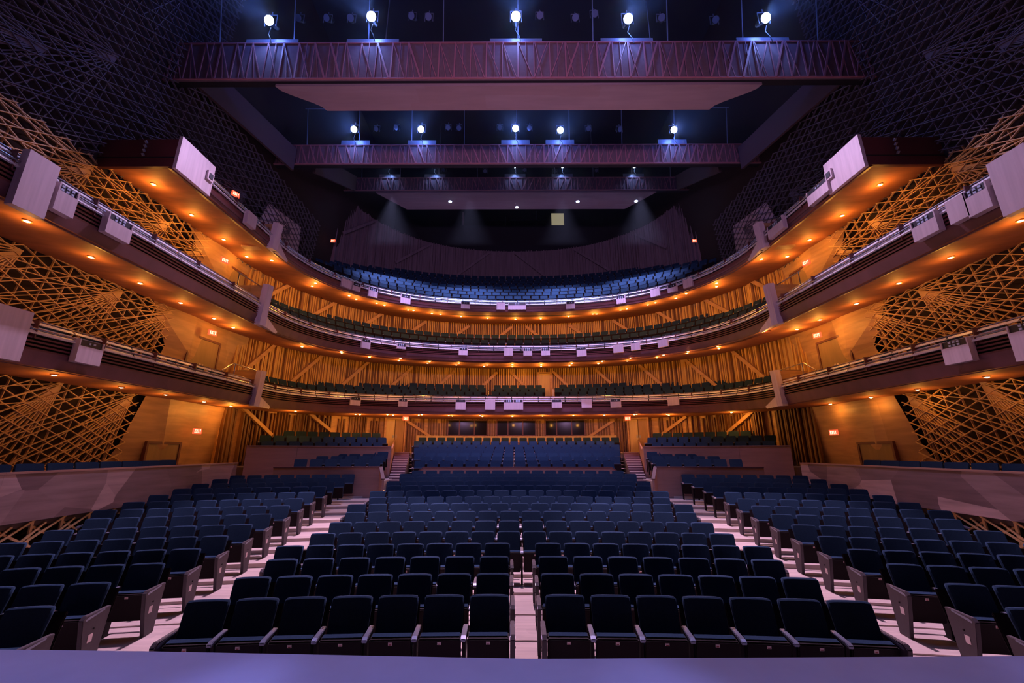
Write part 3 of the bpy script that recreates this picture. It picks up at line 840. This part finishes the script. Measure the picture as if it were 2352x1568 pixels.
for sgn, sd in ((-1, 'left'), (1, 'right')):
    for k, (Z0, Z1, Yb, fans, ln) in enumerate(LAT):
        tag(lattice(sgn, 2.5, Yb, Z0, Z1, fans, k, ln).build('lattice_screen'), 'crisscross timber lattice on the %s wall %s' % (sd, ln), 'lattice')
    b = lattice(sgn, 2.5, 21.5, 7.9, 12.8, [(8.0, 9.6), (9.4, 11.0), (12.8, 10.4), (15.5, 10.6), (19, 11)], 9, '', mt='dimmed_lattice')
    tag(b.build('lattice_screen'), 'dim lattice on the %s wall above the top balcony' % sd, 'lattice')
    b = lattice(sgn, 3.5, 12.5, 12.8, 17.5, [(7.0, 15.6), (10.5, 15.0)], 19, '', mt='dimmed_lattice')
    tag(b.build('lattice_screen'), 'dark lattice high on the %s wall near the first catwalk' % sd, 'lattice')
    # smooth panels between the lattice ribs
    for j, (ys, zs) in enumerate((([(6.3, 9.0), (9.3, 10.9), (8.6, 9.2)]), ) if False else ()): pass
    b = MB().m(M['pale'])
    def tri(pts, off=.05):
        b.prism([(p[0], p[1]) for p in pts], 'x', 0, .01) if False else None
        V = [Vector((sgn*(wx(z)-off), y, H+z)) for y, z in pts]; V2 = [v+Vector((sgn*.04, 0, 0)) for v in V]
        n_ = len(V); b.add(V+V2, [tuple(range(n_)), tuple(range(n_, 2*n_))[::-1]]+[(i, (i+1) % n_, n_+(i+1) % n_, n_+i) for i in range(n_)])
    tri([(16.2, 8.6), (20.3, 9.2), (19.8, 11.6), (17.0, 11.2)])
    tag(b.build('wall_panel'), 'grey lit flat panel on the %s wall above the top balcony' % sd, 'wall panel')
    b = MB().m(M['pale']); tri([(4.0, 11.6), (7.2, 11.2), (7.6, 12.6), (5.4, 14.2), (4.0, 14.6)])
    tag(b.build('wall_panel'), 'dark blue flat panel high on the %s wall nearest the stage' % sd, 'wall panel')
    # facetted wood wall with the door, one per level
    for k, (Z0, Z1, Y0_, Y1_, dY, dZ, dw, dh) in enumerate(((-1.4, 1.8, 13.6, 17.3, 15.05, -1.0, 1.35, 1.25), (1.9, 4.95, 13.9, 17.0, 15.6, 2.2, 1.5, 2.0), (5.0, 8.0, 14.4, 17.4, 16.0, 5.1, 1.5, 2.3))):
        b = MB().m(M['sidewood'])
        q = [(Y0_-.9, Z1), (Y0_+.1, lrp(Z0, Z1, .55)), (Y0_-.3, Z0)] if k else [(Y0_+.3, Z1), (Y0_-.1, lrp(Z0, Z1, .5)), (Y0_-.9, Z0)]
        ymid = (Y0_+Y1_)/2-.6
        def fp(y, z, o): return Vector((sgn*(wx(z)-o), y, H+z))
        # facet strips: each a slightly different plane
        L0 = [fp(q[0][0], q[0][1], .0), fp(q[1][0], q[1][1], .0), fp(q[2][0], q[2][1], .0)]
        L1 = [fp(ymid-.1, Z1, .16), fp(ymid+.1, lrp(Z0, Z1, .5), .22), fp(ymid-.3, Z0, .10)]
        L2 = [fp(Y1_-.9, Z1, .02), fp(Y1_-.9, lrp(Z0, Z1, .5), .05), fp(Y1_-.9, Z0, .02)]
        L3 = [fp(Y1_+1.0, Z1, .14), fp(Y1_+1.0, lrp(Z0, Z1, .5), .10), fp(Y1_+1.0, Z0, .02)]
        for A_, B_ in ((L0, L1), (L1, L2), (L2, L3)):
            for i in range(2): b.add([A_[i], B_[i], B_[i+1], A_[i+1]], [(0, 1, 2), (0, 2, 3)])
        o = b.build('wood_wall_panel', recalc=False)
        lv = ('beside the stalls', 'at the lowest balcony', 'at the middle balcony')[k]
        tag(o, 'facetted amber timber panelling round the %s side door %s' % (sd, lv), 'wall panel')
        # door
        b = MB().m(M['sidewood'])
        r = empty('side_door', (sgn*(wx(dZ)-.28), dY, H+dZ))
        X_ = sgn*(wx(dZ)-.28)
        dr = MB().m(M['sidedoor']); dr.box(-.03, .03, -dw/2, dw/2, 0, dh); d_ = dr.build('door_leaf', r)
        fr = MB().m(M['louvre']); fr.box(-.06, .06, -dw/2-.08, -dw/2, 0, dh+.08); fr.box(-.06, .06, dw/2, dw/2+.08, 0, dh+.08); fr.box(-.06, .06, -dw/2, dw/2, dh, dh+.08); fr.build('door_frame', r)
        if k == 1:
            ha = MB().m(M['plate']); ha.box(-sgn*.03-.02, -sgn*.03+.02, -.12, -.05, .85, 1.05); ha.box(-sgn*.03-.02, -sgn*.03+.02, .03, .09, .85, 1.05); ha.build('push_plate', d_)
        tag(r, 'brown timber side door on the %s %s' % (sd, lv), 'door')

# ---- exit signs
def exit_sign(px, py, loc, ang, label, size=.34, text=True):
    r = empty('exit_sign', loc, ang)
    b = MB().m(M['exit']); b.box(-size/2, size/2, -.03, .03, -size*.33, size*.33); b.build('sign_box', r)
    if text:
        b = MB().m(M['exit_white']); u = size/2*.8; hh = size*.20; y0, y1 = -.036, -.030; t = .022
        cw = 2*u/4; 
        def L(i): return -u+cw*i+cw*.12, -u+cw*(i+1)-cw*.12
        a, c = L(0); b.box(a, a+t, y0, y1, -hh, hh); [b.box(a, c, y0, y1, z-t/2, z+t/2) for z in (-hh+t/2, 0, hh-t/2)]
        a, c = L(1); b.bar((a, -.033, -hh), (c, -.033, hh), t, .006, (0, 1, 0)); b.bar((a, -.033, hh), (c, -.033, -hh), t, .006, (0, 1, 0))
        a, c = L(2); m_ = (a+c)/2; b.box(m_-t/2, m_+t/2, y0, y1, -hh, hh)
        a, c = L(3); m_ = (a+c)/2; b.box(m_-t/2, m_+t/2, y0, y1, -hh, hh); b.box(a, c, y0, y1, hh-t, hh)
        b.build('sign_lettering', r)
    tag(r, label, 'exit sign', 'red exit signs')
    return r
def on_side(px, py, off=.4):      # point on a leaning side wall for a pixel
    d = ray(px, py); s = -1 if px < 1176 else 1; o = Vector((CAMX, 0, H))
    # x = s*(12.75-off-0.1*z)
    t = (s*(12.75-off)-o.x)/(d.x+s*.1*d.z); return o+d*t
for (px, py, lv) in ((488, 764, 'left wall above the lowest balcony'), (453, 990, 'left wall beside the stalls'), (516, 598, 'left wall above the middle balcony'), (541, 446, 'left wall above the top balcony'),
                     (1877, 770, 'right wall above the lowest balcony'), (1915, 993, 'right wall beside the stalls'), (1852, 603, 'right wall above the middle balcony')):
    p = on_side(px, py, .46); s = -1 if px < 1176 else 1
    exit_sign(px, py, p, math.pi/2*-s*-1*(-1) + (0.35*s), 'red exit sign on the %s' % lv, .30)
for (px, py, lv) in ((765, 553, 'left of the upper slatted wall'), (1595, 553, 'right of the upper slatted wall')):
    d = ray(px, py); t = 23.2/d.y; p = Vector((CAMX, 0, H))+d*t
    exit_sign(px, py, p, 0, 'small red exit sign high up, %s' % lv, .26)
# main doors at the rear with exit signs over them
for sgn, sd in ((-1, 'left'), (1, 'right')):
    P = back_curve(.5, 28.6, 17.2); x0 = sgn*7.75
    best = min(along([(x, y, 0) for x, y in P], .05, 0), key=lambda q: abs(q[0]-x0))
    ang = math.atan2(best[3], best[2])
    nrm = Vector((best[3], -best[2], 0))
    loc = Vector((best[0], best[1], H-.05))+nrm*.28
    r = empty('rear_door', loc, ang)
    for k, xx in enumerate((-.56, .02)):
        b = MB().m(M['door'] if k == 0 else M['sidedoor2']); b.box(xx, xx+.54, -.03, .03, 0, 1.98); d_ = b.build('door_leaf', r)
        b = MB().m(M['steel']); hx = xx+(.44 if k == 0 else .04); b.box(hx, hx+.07, -.05, -.03, .85, 1.0); b.build('handle_plate', d_)
    b = MB().m(M['brace']); b.box(-.68, -.58, -.08, .1, 0, 2.08); b.box(.58, .68, -.08, .1, 0, 2.08); b.box(-.58, .58, -.08, .1, 1.99, 2.08); b.build('door_frame', r)
    tag(r, 'amber-lit double door at the top of the %s aisle stairs' % sd, 'door')
    exit_sign(0, 0, loc+nrm*1.7+Vector((0, 0, 1.93)), ang, 'red exit sign over the %s rear door' % sd, .34)
# control-room windows in the rear wall of the stalls
for k, x0 in enumerate((-3.3, 0, 3.3)):
    P = back_curve(.5, 28.6, 17.2); best = min(along([(x, y, 0) for x, y in P], .05, 0), key=lambda q: abs(q[0]-x0))
    ang = math.atan2(best[3], best[2]); nrm = Vector((best[3], -best[2], 0))
    r = empty('window_%d' % (k+1), Vector((best[0], best[1], H+1.05))+nrm*.22, ang)
    b = MB().m(M['glass']); b.box(-1.3, 1.3, -.02, .02, 0, .95); b.build('window_pane', r)
    b = MB().m(M['louvre']); [b.box(x-.03, x+.03, -.05, .05, 0, .95) for x in (-1.3, -.55, .45, 1.3)]; b.box(-1.33, 1.33, -.05, .05, .93, 1.0); b.box(-1.33, 1.33, -.08, .05, -.06, 0); b.build('window_frame', r)
    r['kind'] = 'structure'; r['label'] = '%s dark control-room window in the rear wall' % ('left', 'middle', 'right')[k]
# smooth timber dado under the windows
P = [p for p in back_curve(.5, 28.6, 17.2) if abs(p[0]) < 6.6]
b = MB().m(M['door']); b.sweep([(Vector((x, y, H-.4)), Vector((0, 1, 0))) for x, y in P], [(-.26, 0), (-.26, 1.38), (-.1, 1.38), (-.1, 0)])
tag(b.build('dado_panel'), 'smooth amber timber panel under the control-room windows', 'wall panel')
# door in the wall behind the lowest balcony, with the bright stair rail
P = back_curve(3, 29.0, 17.2); best = min(along([(x, y, 0) for x, y in P], .05, 0), key=lambda q: abs(q[0]-1.98))
r = empty('balcony_door', (best[0], best[1]-.3, H+2.9), 0)
b = MB().m(M['door']); b.box(-.36, .36, -.03, .03, 0, 2.35); b.build('door_leaf', r)
b = MB().m(M['brace']); b.box(-.50, -.36, -.12, .08, 0, 2.45); b.box(.36, .50, -.12, .08, 0, 2.45); b.box(-.36, .36, -.12, .08, 2.36, 2.45); b.build('door_frame', r)
tag(r, 'tall amber door in the slatted wall behind the lowest balcony', 'door')

# pale stepped stair edge and posts beside that door
for k in range(5):
    b = MB().m(M['plate']); b.box(-.04, .04, -.06, .06, 0, .34); o = b.build('stair_edge_post'); o.location = (2.34+.04*k, 26.2+.42*k, H+2.75+.24*k)
    tag(o, 'small pale post beside the balcony door, %s going up' % ordw(k+1), 'post', 'pale posts beside the balcony door')
b = MB().m(M['tube']); b.cyl((0, 0, 0), (0, 0, 1.0), .025, 8); b.cyl((0, 1.2, .5), (0, 1.2, 1.5), .025, 8); b.cyl((0, 0, 1.0), (0, 1.2, 1.5), .025, 8)
o = b.build('aisle_handrail'); o.location = (-1.8, 25.9, H+2.4); tag(o, 'short steel handrail in the aisle gap of the lowest balcony', 'rail')
# side handrails by the fins (lowest balcony and middle balcony)
for sgn, sd in ((-1, 'left'), (1, 'right')):
    for ti in (0, 1):
        T = TIERS[ti]; z = T['zt']+.12
        b = MB().m(M['tube']); X = sgn*(T['a']+.15)
        b.cyl((X, T['Yf']-.1, z), (X+sgn*.9, T['Yf']-.1, z), .025, 8); b.cyl((X, T['Yf']-.1, z), (X, T['Yf']-1.6, z-.02 if ti else z), .022, 8)
        if ti == 0: b.cyl((X, T['Yf']-1.6, z), (X, T['Yf']-2.2, z-.4), .022, 8)
        for yy in (.2, 1.5): b.cyl((X, T['Yf']-yy, z), (X, T['Yf']-yy, H+T['zfloor']), .018, 6)
        b.cyl((X+sgn*.9, T['Yf']-.1, z), (X+sgn*.9, T['Yf']-.1, H+T['zfloor']), .018, 6)
        tag(b.build('guard_rail'), 'steel guard rail by the %s corner fin of the %s balcony' % (sd, T['name']), 'rail')

# ================================================================== DOWNLIGHTS
DL = {2: [(353, 422), (441, 493), (514, 549), (567, 588), (625, 597), (717, 656), (725, 649), (802, 678), (818, 686), (865, 695), (883, 700), (937, 711), (950, 712), (992, 719), (1012, 721), (1059, 726), (1120, 730), (1184, 732),
          (1242, 731), (1306, 726), (1362, 720), (1370, 720), (1425, 711), (1440, 708), (1488, 699), (1505, 694), (1552, 684), (1576, 673), (1646, 657), (1646, 649), (1749, 594), (1808, 588), (1859, 550), (1934, 494), (2021, 423)],
      1: [(63, 506), (210, 589), (323, 649), (415, 694), (492, 730), (536, 751), (694, 795), (717, 783), (784, 799), (785, 809), (851, 812), (849, 819), (920, 822), (916, 827), (987, 829), (982, 833), (1054, 833), (1048, 837), (1119, 837), (1112, 840),
          (1177, 836), (1177, 841), (1243, 836), (1243, 840), (1313, 834), (1308, 839), (1383, 829), (1374, 834), (1448, 821), (1441, 828), (1524, 810), (1509, 820), (1580, 799), (1578, 810), (1649, 783), (1651, 799), (1755, 752), (1831, 755), (1883, 733), (1967, 696), (2064, 649), (2183, 590), (2344, 505)],
      0: [(125, 859), (279, 888), (381, 905), (469, 921), (531, 931), (671, 924), (679, 932), (744, 933), (817, 939), (827, 944), (890, 944), (903, 948), (962, 948), (969, 951), (1031, 951), (1039, 954), (1103, 953), (1108, 955), (1177, 955), (1246, 954),
          (1317, 953), (1388, 952), (1462, 946), (1457, 949), (1536, 941), (1532, 946), (1611, 935), (1688, 927), (1680, 935), (1907, 926), (2000, 911), (2107, 893), (2266, 864)]}
dl_ring = MB().m(M['brace'])
nseg = 16
for i in range(nseg):
    t0, t1 = 2*math.pi*i/nseg, 2*math.pi*(i+1)/nseg
    for (ra, rb, za, zb_) in ((.055, .08, -.012, -.012), (.08, .08, -.012, .01), (.055, .055, -.012, .03)):
        dl_ring.add([(ra*math.cos(t0), ra*math.sin(t0), za), (ra*math.cos(t1), ra*math.sin(t1), za), (rb*math.cos(t1), rb*math.sin(t1), zb_), (rb*math.cos(t0), rb*math.sin(t0), zb_)], [(0, 1, 2, 3)])
ring_me = dl_ring.mesh('trim_ring')
lens = MB().m(M['warm_lens'])
lens.add([(0, 0, -.035)]+[(.055*math.cos(2*math.pi*i/16), .055*math.sin(2*math.pi*i/16), -.010) for i in range(16)], [(0, 1+(i+1) % 16, 1+i) for i in range(16)])
lens_me = lens.mesh('lens')
WARM = (1.0, 0.40, 0.06)
DLE = {2: (22, 36), 1: (14, 29), 0: (10, 36)}
li = {}
for ti in (2, 1, 0):
    T = TIERS[ti]; o0 = Vector((CAMX, 0, H)); placed = []
    for (px, py) in DL[ti]:
        hit = None
        for dy in (0, -2, 2, -4, 4, -7, 7, -11, 11, -15, -20):
            d = ray(px, py+dy); h_ = T['bvh'].ray_cast(o0, d)
            if h_[0] is not None:
                dd = min((h_[0].x-p[0])**2+(h_[0].y-p[1])**2 for p in T['Fp'])**.5
                hit = h_[0]; break
        if hit is None: print('miss', ti, px, py); continue
        placed.append((px, hit))
    placed.sort(key=lambda q: q[0])
    for k, (px, p) in enumerate(placed):
        r = empty('recessed_downlight', p+Vector((0, 0, -.015)))
        part('trim_ring', ring_me, r); part('lens', lens_me, r)
        tag(r, 'glowing warm downlight under the %s balcony, %s from the left' % (T['name'], ordw(k+1)), 'downlight', 'warm downlights under the %s balcony' % T['name'])
        wing = p.y < T['Yf']-.3
        pair = any(abs(q[0]-px) < 26 and q[0] != px or (q[1] is not p and (q[1]-p).length < 1.2) for q in placed)
        en = DLE[ti][0] if wing else DLE[ti][1]*(.6 if pair else 1.0)
        key = (ti, wing, pair)
        if key not in li:
            l = bpy.data.lights.new('downlight_glow', 'POINT'); l.energy = en; l.color = WARM; l.shadow_soft_size = .05; li[key] = l
        lo = bpy.data.objects.new('downlight_glow', li[key]); C.objects.link(lo); lo.location = (0, 0, -.28); lo.parent = r

# ================================================================== CATWALKS, CLOUDS, SPOTS
def catwalk(Y, Zb, Zt, hw, seed, name_lab, nbay):
    rnd = random.Random(seed)
    r = empty('catwalk', (0, Y, H+Zb)); h = Zt-Zb
    b = MB().m(M['cat_panel']); b.box(-hw, hw, 0, .05, 0, h); b.build('fascia_panel', r)
    b = MB().m(M['truss'])
    b.box(-hw, hw, -.05, -.01, 0, .045); b.box(-hw, hw, -.05, -.01, h-.045, h)
    st = hw*2/nbay; x = -hw
    for i in range(nbay):
        x0 = -hw+st*i; sg = 1 if x0 < -hw*.45 else (-1 if x0 > -.5 else 0)
        wv = rnd.choice((.03, .03, .05))
        b.bar((x0, -.04, 0.02), (x0, -.04, h-.02), wv, .03, (0, 1, 0))
        up = x0 > 0
        b.bar((x0, -.05, .02 if up else h-.02), (x0+st*.9, -.05, h-.02 if up else .02), rnd.choice((.025, .03, .06)), .03, (0, 1, 0))
        b.bar((x0+st*.5, -.045, .02), (x0+st*(.5 if i % 2 else .05), -.045, h-.02), .022, .02, (0, 1, 0))
    b.build('zigzag_truss', r)
    b = MB().m(M['dark']); b.box(-hw, hw, .05, 1.3, h-.12, h-.06); b.box(-hw, hw, .05, .28, 0, .06); b.build('walkway_deck', r)
    b = MB().m(M['steel']); b.cyl((-hw*.85, -.3, h+1.9), (hw*.85, -.3, h+1.9), .025, 8)
    for k in range(9):
        x = -hw*.84+hw*1.68*k/8; b.cyl((x, .1, h-.1), (x, -.3, h+1.9), .02, 6)
    b.build('lighting_pipe', r)
    b = MB().m(M['steel']); b.box(-hw, hw, .02, .14, h, h+.03); b.build('top_rail', r)
    tag(r, name_lab, 'catwalk')
    return r
def spotlight(px, py, Y, label, lit=True, size=1.0, group=None, aim=(0, -1, -.55)):
    d = ray(px, py); p = Vector((CAMX, 0, H))+d*(Y/d.y)
    r = empty('stage_spotlight', p)
    a = Vector(aim).normalized()
    q = a.to_track_quat('-Z', 'Y').to_matrix().to_4x4()
    b = MB().m(M['lamp_body'])
    for (z0, z1, r0, r1) in ((0, .10, .17, .17), (.10, .42, .15, .12), (.42, .55, .12, .06)):
        b.cyl(q @ Vector((0, 0, z0*size)), q @ Vector((0, 0, z1*size)), r0*size, 14, r1*size)
    b.build('lamp_barrel', r)
    b = MB().m(M['cool_lens'] if lit else M['dead_lens'])
    b.cyl(q @ Vector((0, 0, -.012*size)), q @ Vector((0, 0, .0)), .155*size, 20); b.build('lens', r)
    b = MB().m(M['steel'])
    for s in (-1, 1): b.bar((s*.19*size, .1, -.12*size), (s*.19*size, .1, .36*size), .03, .02)
    b.bar((-.19*size, .1, .36*size), (.19*size, .1, .36*size), .03, .02); b.cyl((0, .1, .36*size), (0, .1, .5*size), .02, 6)
    b.build('yoke', r)
    if lit:
        b = MB().m(M['lamp_body'])
        L = [Vector((.05, .1, -.2)), Vector((-.02, .12, -.45)), Vector((.1, .1, -.7)), Vector((.16, .1, -.95))]
        for u, v in zip(L, L[1:]): b.cyl(u*size, v*size, .015, 6)
        b.build('power_cable', r)
    tag(r, label, 'spotlight', group)
    return r, p, a
def glow(p, e, parent):
    l = bpy.data.lights.new('lens_glow', 'POINT'); l.energy = e; l.color = (.10, .20, 1); l.shadow_soft_size = .14
    o = bpy.data.objects.new('lens_glow', l); C.objects.link(o); o.location = Vector(p)-parent.location; o.parent = parent
cw = [catwalk(11.1, 12.0, 13.56, 12.3, 1, 'nearest and largest catwalk, mauve truss front spanning the hall', 46),
      catwalk(17.1, 13.40, 14.49, 12.3, 2, 'second catwalk with mauve truss front and five lamps above', 56),
      catwalk(23.9, 16.68, 17.66, 12.3, 3, 'farthest catwalk with a thin mauve truss front', 60)]
for k, (px, py) in enumerate(((618, 47), (853, 38), (1185, 38), (1443, 43), (1759, 41))):
    r, p, a = spotlight(px, py, 10.8, 'dazzling blue-white spotlight above the nearest catwalk, %s from the left' % ordw(k+1), group='spotlights above the nearest catwalk')
    l = spot('spotlight_beam', p+a*.06, p+a*8, 700, COOL, 50, .4, .12, r)
    glow(p+a*.3, 60, r)
    l2 = spot('spotlight_spill', p+Vector((0, -.1, -.25)), p+Vector((0, -.2, -3)), 100, (.2, .35, 1), 100, .8, .1, r)
    q = Vector((p.x, 11.15, H+13.60))
    b = MB().m(M['steel']); b.box(-.9, .9, .0, .025, 0, .17); e = b.build('toe_board'); e.location = q-Vector((0, 11.1, H+12.0)); e.parent = cw[0]
    e.location = (p.x, .02, 1.60)
for k, (px, py) in enumerate(((813, 297), (967, 297), (1184, 295), (1287, 299), (1548, 298))):
    r, p, a = spotlight(px, py, 16.8, 'bright blue-white spotlight above the second catwalk, %s from the left' % ordw(k+1), size=.95, group='spotlights above the second catwalk')
    spot('spotlight_beam', p+a*.06, p+a*8, 500, COOL, 50, .4, .12, r)
    glow(p+a*.3, 50, r)
    spot('spotlight_spill', p+Vector((0, -.1, -.25)), p+Vector((0, -.2, -3)), 90, (.2, .35, 1), 100, .8, .1, r)
    b = MB().m(M['steel']); b.box(-.7, .7, .0, .025, 0, .27); e = b.build('toe_board', cw[1]); e.location = (p.x, .02, 1.12)
for k, (px, py) in enumerate(((893, 381), (998, 381), (1183, 381), (1292, 381), (1457, 381))):
    r, p, a = spotlight(px, py, 23.6, 'spotlight hung low behind the second catwalk, %s from the left' % ordw(k+1), size=.8, group='spotlights above the farthest catwalk')
    spot('spotlight_spill', p+Vector((0, -.05, -.15)), p+Vector((0, -.2, -3)), 70, (.25, .4, 1), 110, .8, .08, r)
    b = MB().m(M['steel']); b.box(-.7, .7, .0, .025, 0, .27); e = b.build('toe_board', cw[2]); e.location = (p.x, .02, 1.01)
# unlit fixtures
k = 0
for (px, py, Y, cwn) in ((685, 41, 11.9, 0), (750, 41, 11.9, 0), (805, 41, 11.9, 0), (945, 36, 11.9, 0), (984, 38, 11.9, 0), (1240, 35, 11.9, 0), (1322, 40, 11.9, 0), (1366, 31, 11.9, 0), (1520, 40, 11.9, 0), (1644, 45, 11.9, 0),
                        (864, 296, 17.9, 1), (910, 293, 17.9, 1), (1029, 293, 17.9, 1), (1054, 294, 17.9, 1), (1148, 293, 17.9, 1), (1216, 294, 17.9, 1), (1352, 295, 17.9, 1), (1424, 297, 17.9, 1),
                        (1114, 393, 24.8, 2), (1205, 390, 24.8, 2), (1275, 394, 24.8, 2), (1019, 390, 24.8, 2), (1370, 391, 24.8, 2)):
    k += 1
    spotlight(px, py, Y, 'unlit black lantern above the %s catwalk, %s in line' % (('nearest', 'second', 'farthest')[cwn], ordw(k)), lit=False, size=.8, group='unlit lanterns', aim=(random.uniform(-.4, .4), -1, -.8))
# reflector clouds
def cloud(Yn, Zn, hwn, Yf_, Zf, hwf, label, drop=.25, curved=True):
    b = MB().m(M['cloud'])
    nrow = 6; rows = []
    for j in range(nrow+1):
        t = j/nrow; y = lrp(Yn, Yf_, t); z = lrp(Zn, Zf, t)-.0
        e = t*t*(3-2*t) if curved else t
        hw = lrp(hwn, hwf, e); rows.append([Vector((lrp(-hw, hw, i/10), y, H+z)) for i in range(11)])
    for r0, r1 in zip(rows, rows[1:]): seg_tri(b, r0, r1)
    rows2 = [[v+Vector((0, 0, .12)) for v in r] for r in rows]
    for r0, r1 in zip(rows2, rows2[1:]): seg_tri(b, r1, r0)
    for k_ in (0, -1): seg_tri(b, rows[k_], rows2[k_])
    seg_tri(b, [r[0] for r in rows], [r[0] for r in rows2]); seg_tri(b, [r[-1] for r in rows], [r[-1] for r in rows2])
    o = b.build('acoustic_reflector'); tag(o, label, 'ceiling reflector')
    for x in (-hwf*.7, 0, hwf*.7):
        b2 = MB().m(M['steel']); b2.cyl((x, (Yn+Yf_)/2, H+(Zn+Zf)/2+.1), (x, (Yn+Yf_)/2, H+22.9), .02, 6)
        b2.build('hanging_rod', o)
    return BVHTree.FromPolygons(b.v, b.f)
cloud(11.25, 11.9, 8.2, 12.30, 11.9, 6.9, 'large mauve ceiling reflector with cut corners behind the nearest catwalk')
cb = cloud(23.95, 16.55, 9.3, 25.9, 16.55, 7.7, 'smaller mauve ceiling reflector with four set-in lamps at the rear', curved=False)
for k, (px, py) in enumerate(((1034, 462), (1187, 475), (1327, 462), (1461, 461))):
    h_ = cb.ray_cast(Vector((CAMX, 0, H)), ray(px, py))[0]
    if h_ is None: print('cloud miss', px); continue
    r = empty('reflector_downlight', h_+Vector((0, 0, -.02)))
    b = MB().m(M['cool_lens']); b.cyl((0, 0, -.03), (0, 0, .0), .10, 16); b.build('lens', r)
    b = MB().m(M['steel']); b.cyl((0, 0, -.01), (0, 0, .05), .15, 16); b.build('trim_ring', r)
    tag(r, 'blue-white lamp set in the rear reflector, %s from the left' % ordw(k+1), 'downlight', 'lamps in the rear reflector')
    spot('reflector_lamp_beam', h_+Vector((0, 0, -.1)), h_+Vector((0, 0, -6)), 450, (.28, .42, 1.0), 70, .7, .06, r)
# side beams joining the catwalks
for sgn, sd in ((-1, 'left'), (1, 'right')):
    for (A, B, h0, ln) in (((11.4, 11.4, 12.5), (10.7, 17.0, 13.0), 1.2, 'nearest and second'), ((10.2, 18.0, 13.6), (10.6, 23.8, 16.6), 1.1, 'second and farthest')):
        b = MB().m(M['beam'])
        a0 = Vector((sgn*A[0], A[1], H+A[2])); b0 = Vector((sgn*B[0], B[1], H+B[2])); nn = Vector((sgn*.12, 0, 0)); up = Vector((0, 0, h0))
        b.hexa([a0, b0, b0+nn, a0+nn, a0+up, b0+up, b0+up+nn, a0+up+nn])
        tag(b.build('side_catwalk_beam'), 'dim mauve side beam between the %s catwalks on the %s' % (ln, sd), 'beam')
# projection booth opening
r = empty('window_4', (0, 34.0, H+20.0))
b = MB().m(M['dark']); b.box(-5.0, 4.6, .3, .35, 0, 1.9); b.build('booth_back', r)
b = MB().m(M['ceil']); b.box(-13, 13, -.1, .0, -5, 0); b.box(-13, 13, -.1, 0, 1.75, 2.0); b.box(-13, -4.95, -.1, 0, 0, 1.75); b.box(4.55, 13, -.1, 0, 0, 1.75); b.build('window_surround', r)
b = MB().m(M['booth_glow']); b.box(3.35, 4.5, .1, .14, .15, 1.35); b.build('glowing_booth_wall', r)
b = MB().m(M['plate']); b.box(-4.9, -4.75, .1, .2, 0, 1.5); b.build('booth_panel', r)
b = MB().m(M['lamp_body']); b.box(-.9, -.5, .1, .25, .5, .8); b.box(1.2, 1.5, .1, .25, .3, .5); b.build('booth_equipment', r)
b = MB().m(M['steel']); b.cyl((-2.4, .15, .7), (2.9, .15, .7), .02, 6); b.cyl((2.0, .1, 0), (2.0, .1, 1.6), .02, 6); b.cyl((-.9, .1, 0), (-.9, .1, 1.0), .02, 6); b.build('booth_rail', r)
tag(r, 'projection booth opening with a small yellow glowing wall at its right end', kind='structure')

# ================================================================== STAGE EDGE
b = MB().m(M['stage'])
pts = [(-9, 3.72), (-6, 3.72), (-3, 3.66), (0, 3.55), (3, 3.60), (6, 3.66), (9, 3.66)]
poly = [(-11, -5), (11, -5)]+[(x, y) for x, y in reversed(pts)]
poly = [(-9.9, -5), (9.9, -5), (9.9, 3.66)]+[(x, y) for x, y in reversed(pts)]+[(-9.9, 3.72)]
b.prism(poly, 'z', 0.0, 1.10)
tag(b.build('stage'), 'smooth violet-lit stage floor along the bottom edge, ending before the seats', 'stage')

# ------------------------------------------------------------------ thin theatre haze in the air round the catwalk lamps
hz = bpy.data.materials.new('theatre_haze'); hz.use_nodes = True; nt = hz.node_tree; nt.nodes.clear()
out = nt.nodes.new('ShaderNodeOutputMaterial'); vsn = nt.nodes.new('ShaderNodeVolumeScatter')
vsn.inputs['Density'].default_value = 0.006; vsn.inputs['Anisotropy'].default_value = 0.55
nt.links.new(vsn.outputs[0], out.inputs['Volume'])
M['haze'] = hz
b = MB().m(hz); b.box(-11, 11, 8.5, 23.3, H+12.3, H+19.8)
tag(b.build('haze'), 'thin blue haze hanging in the air round the catwalk lamps', 'haze', kind='stuff')
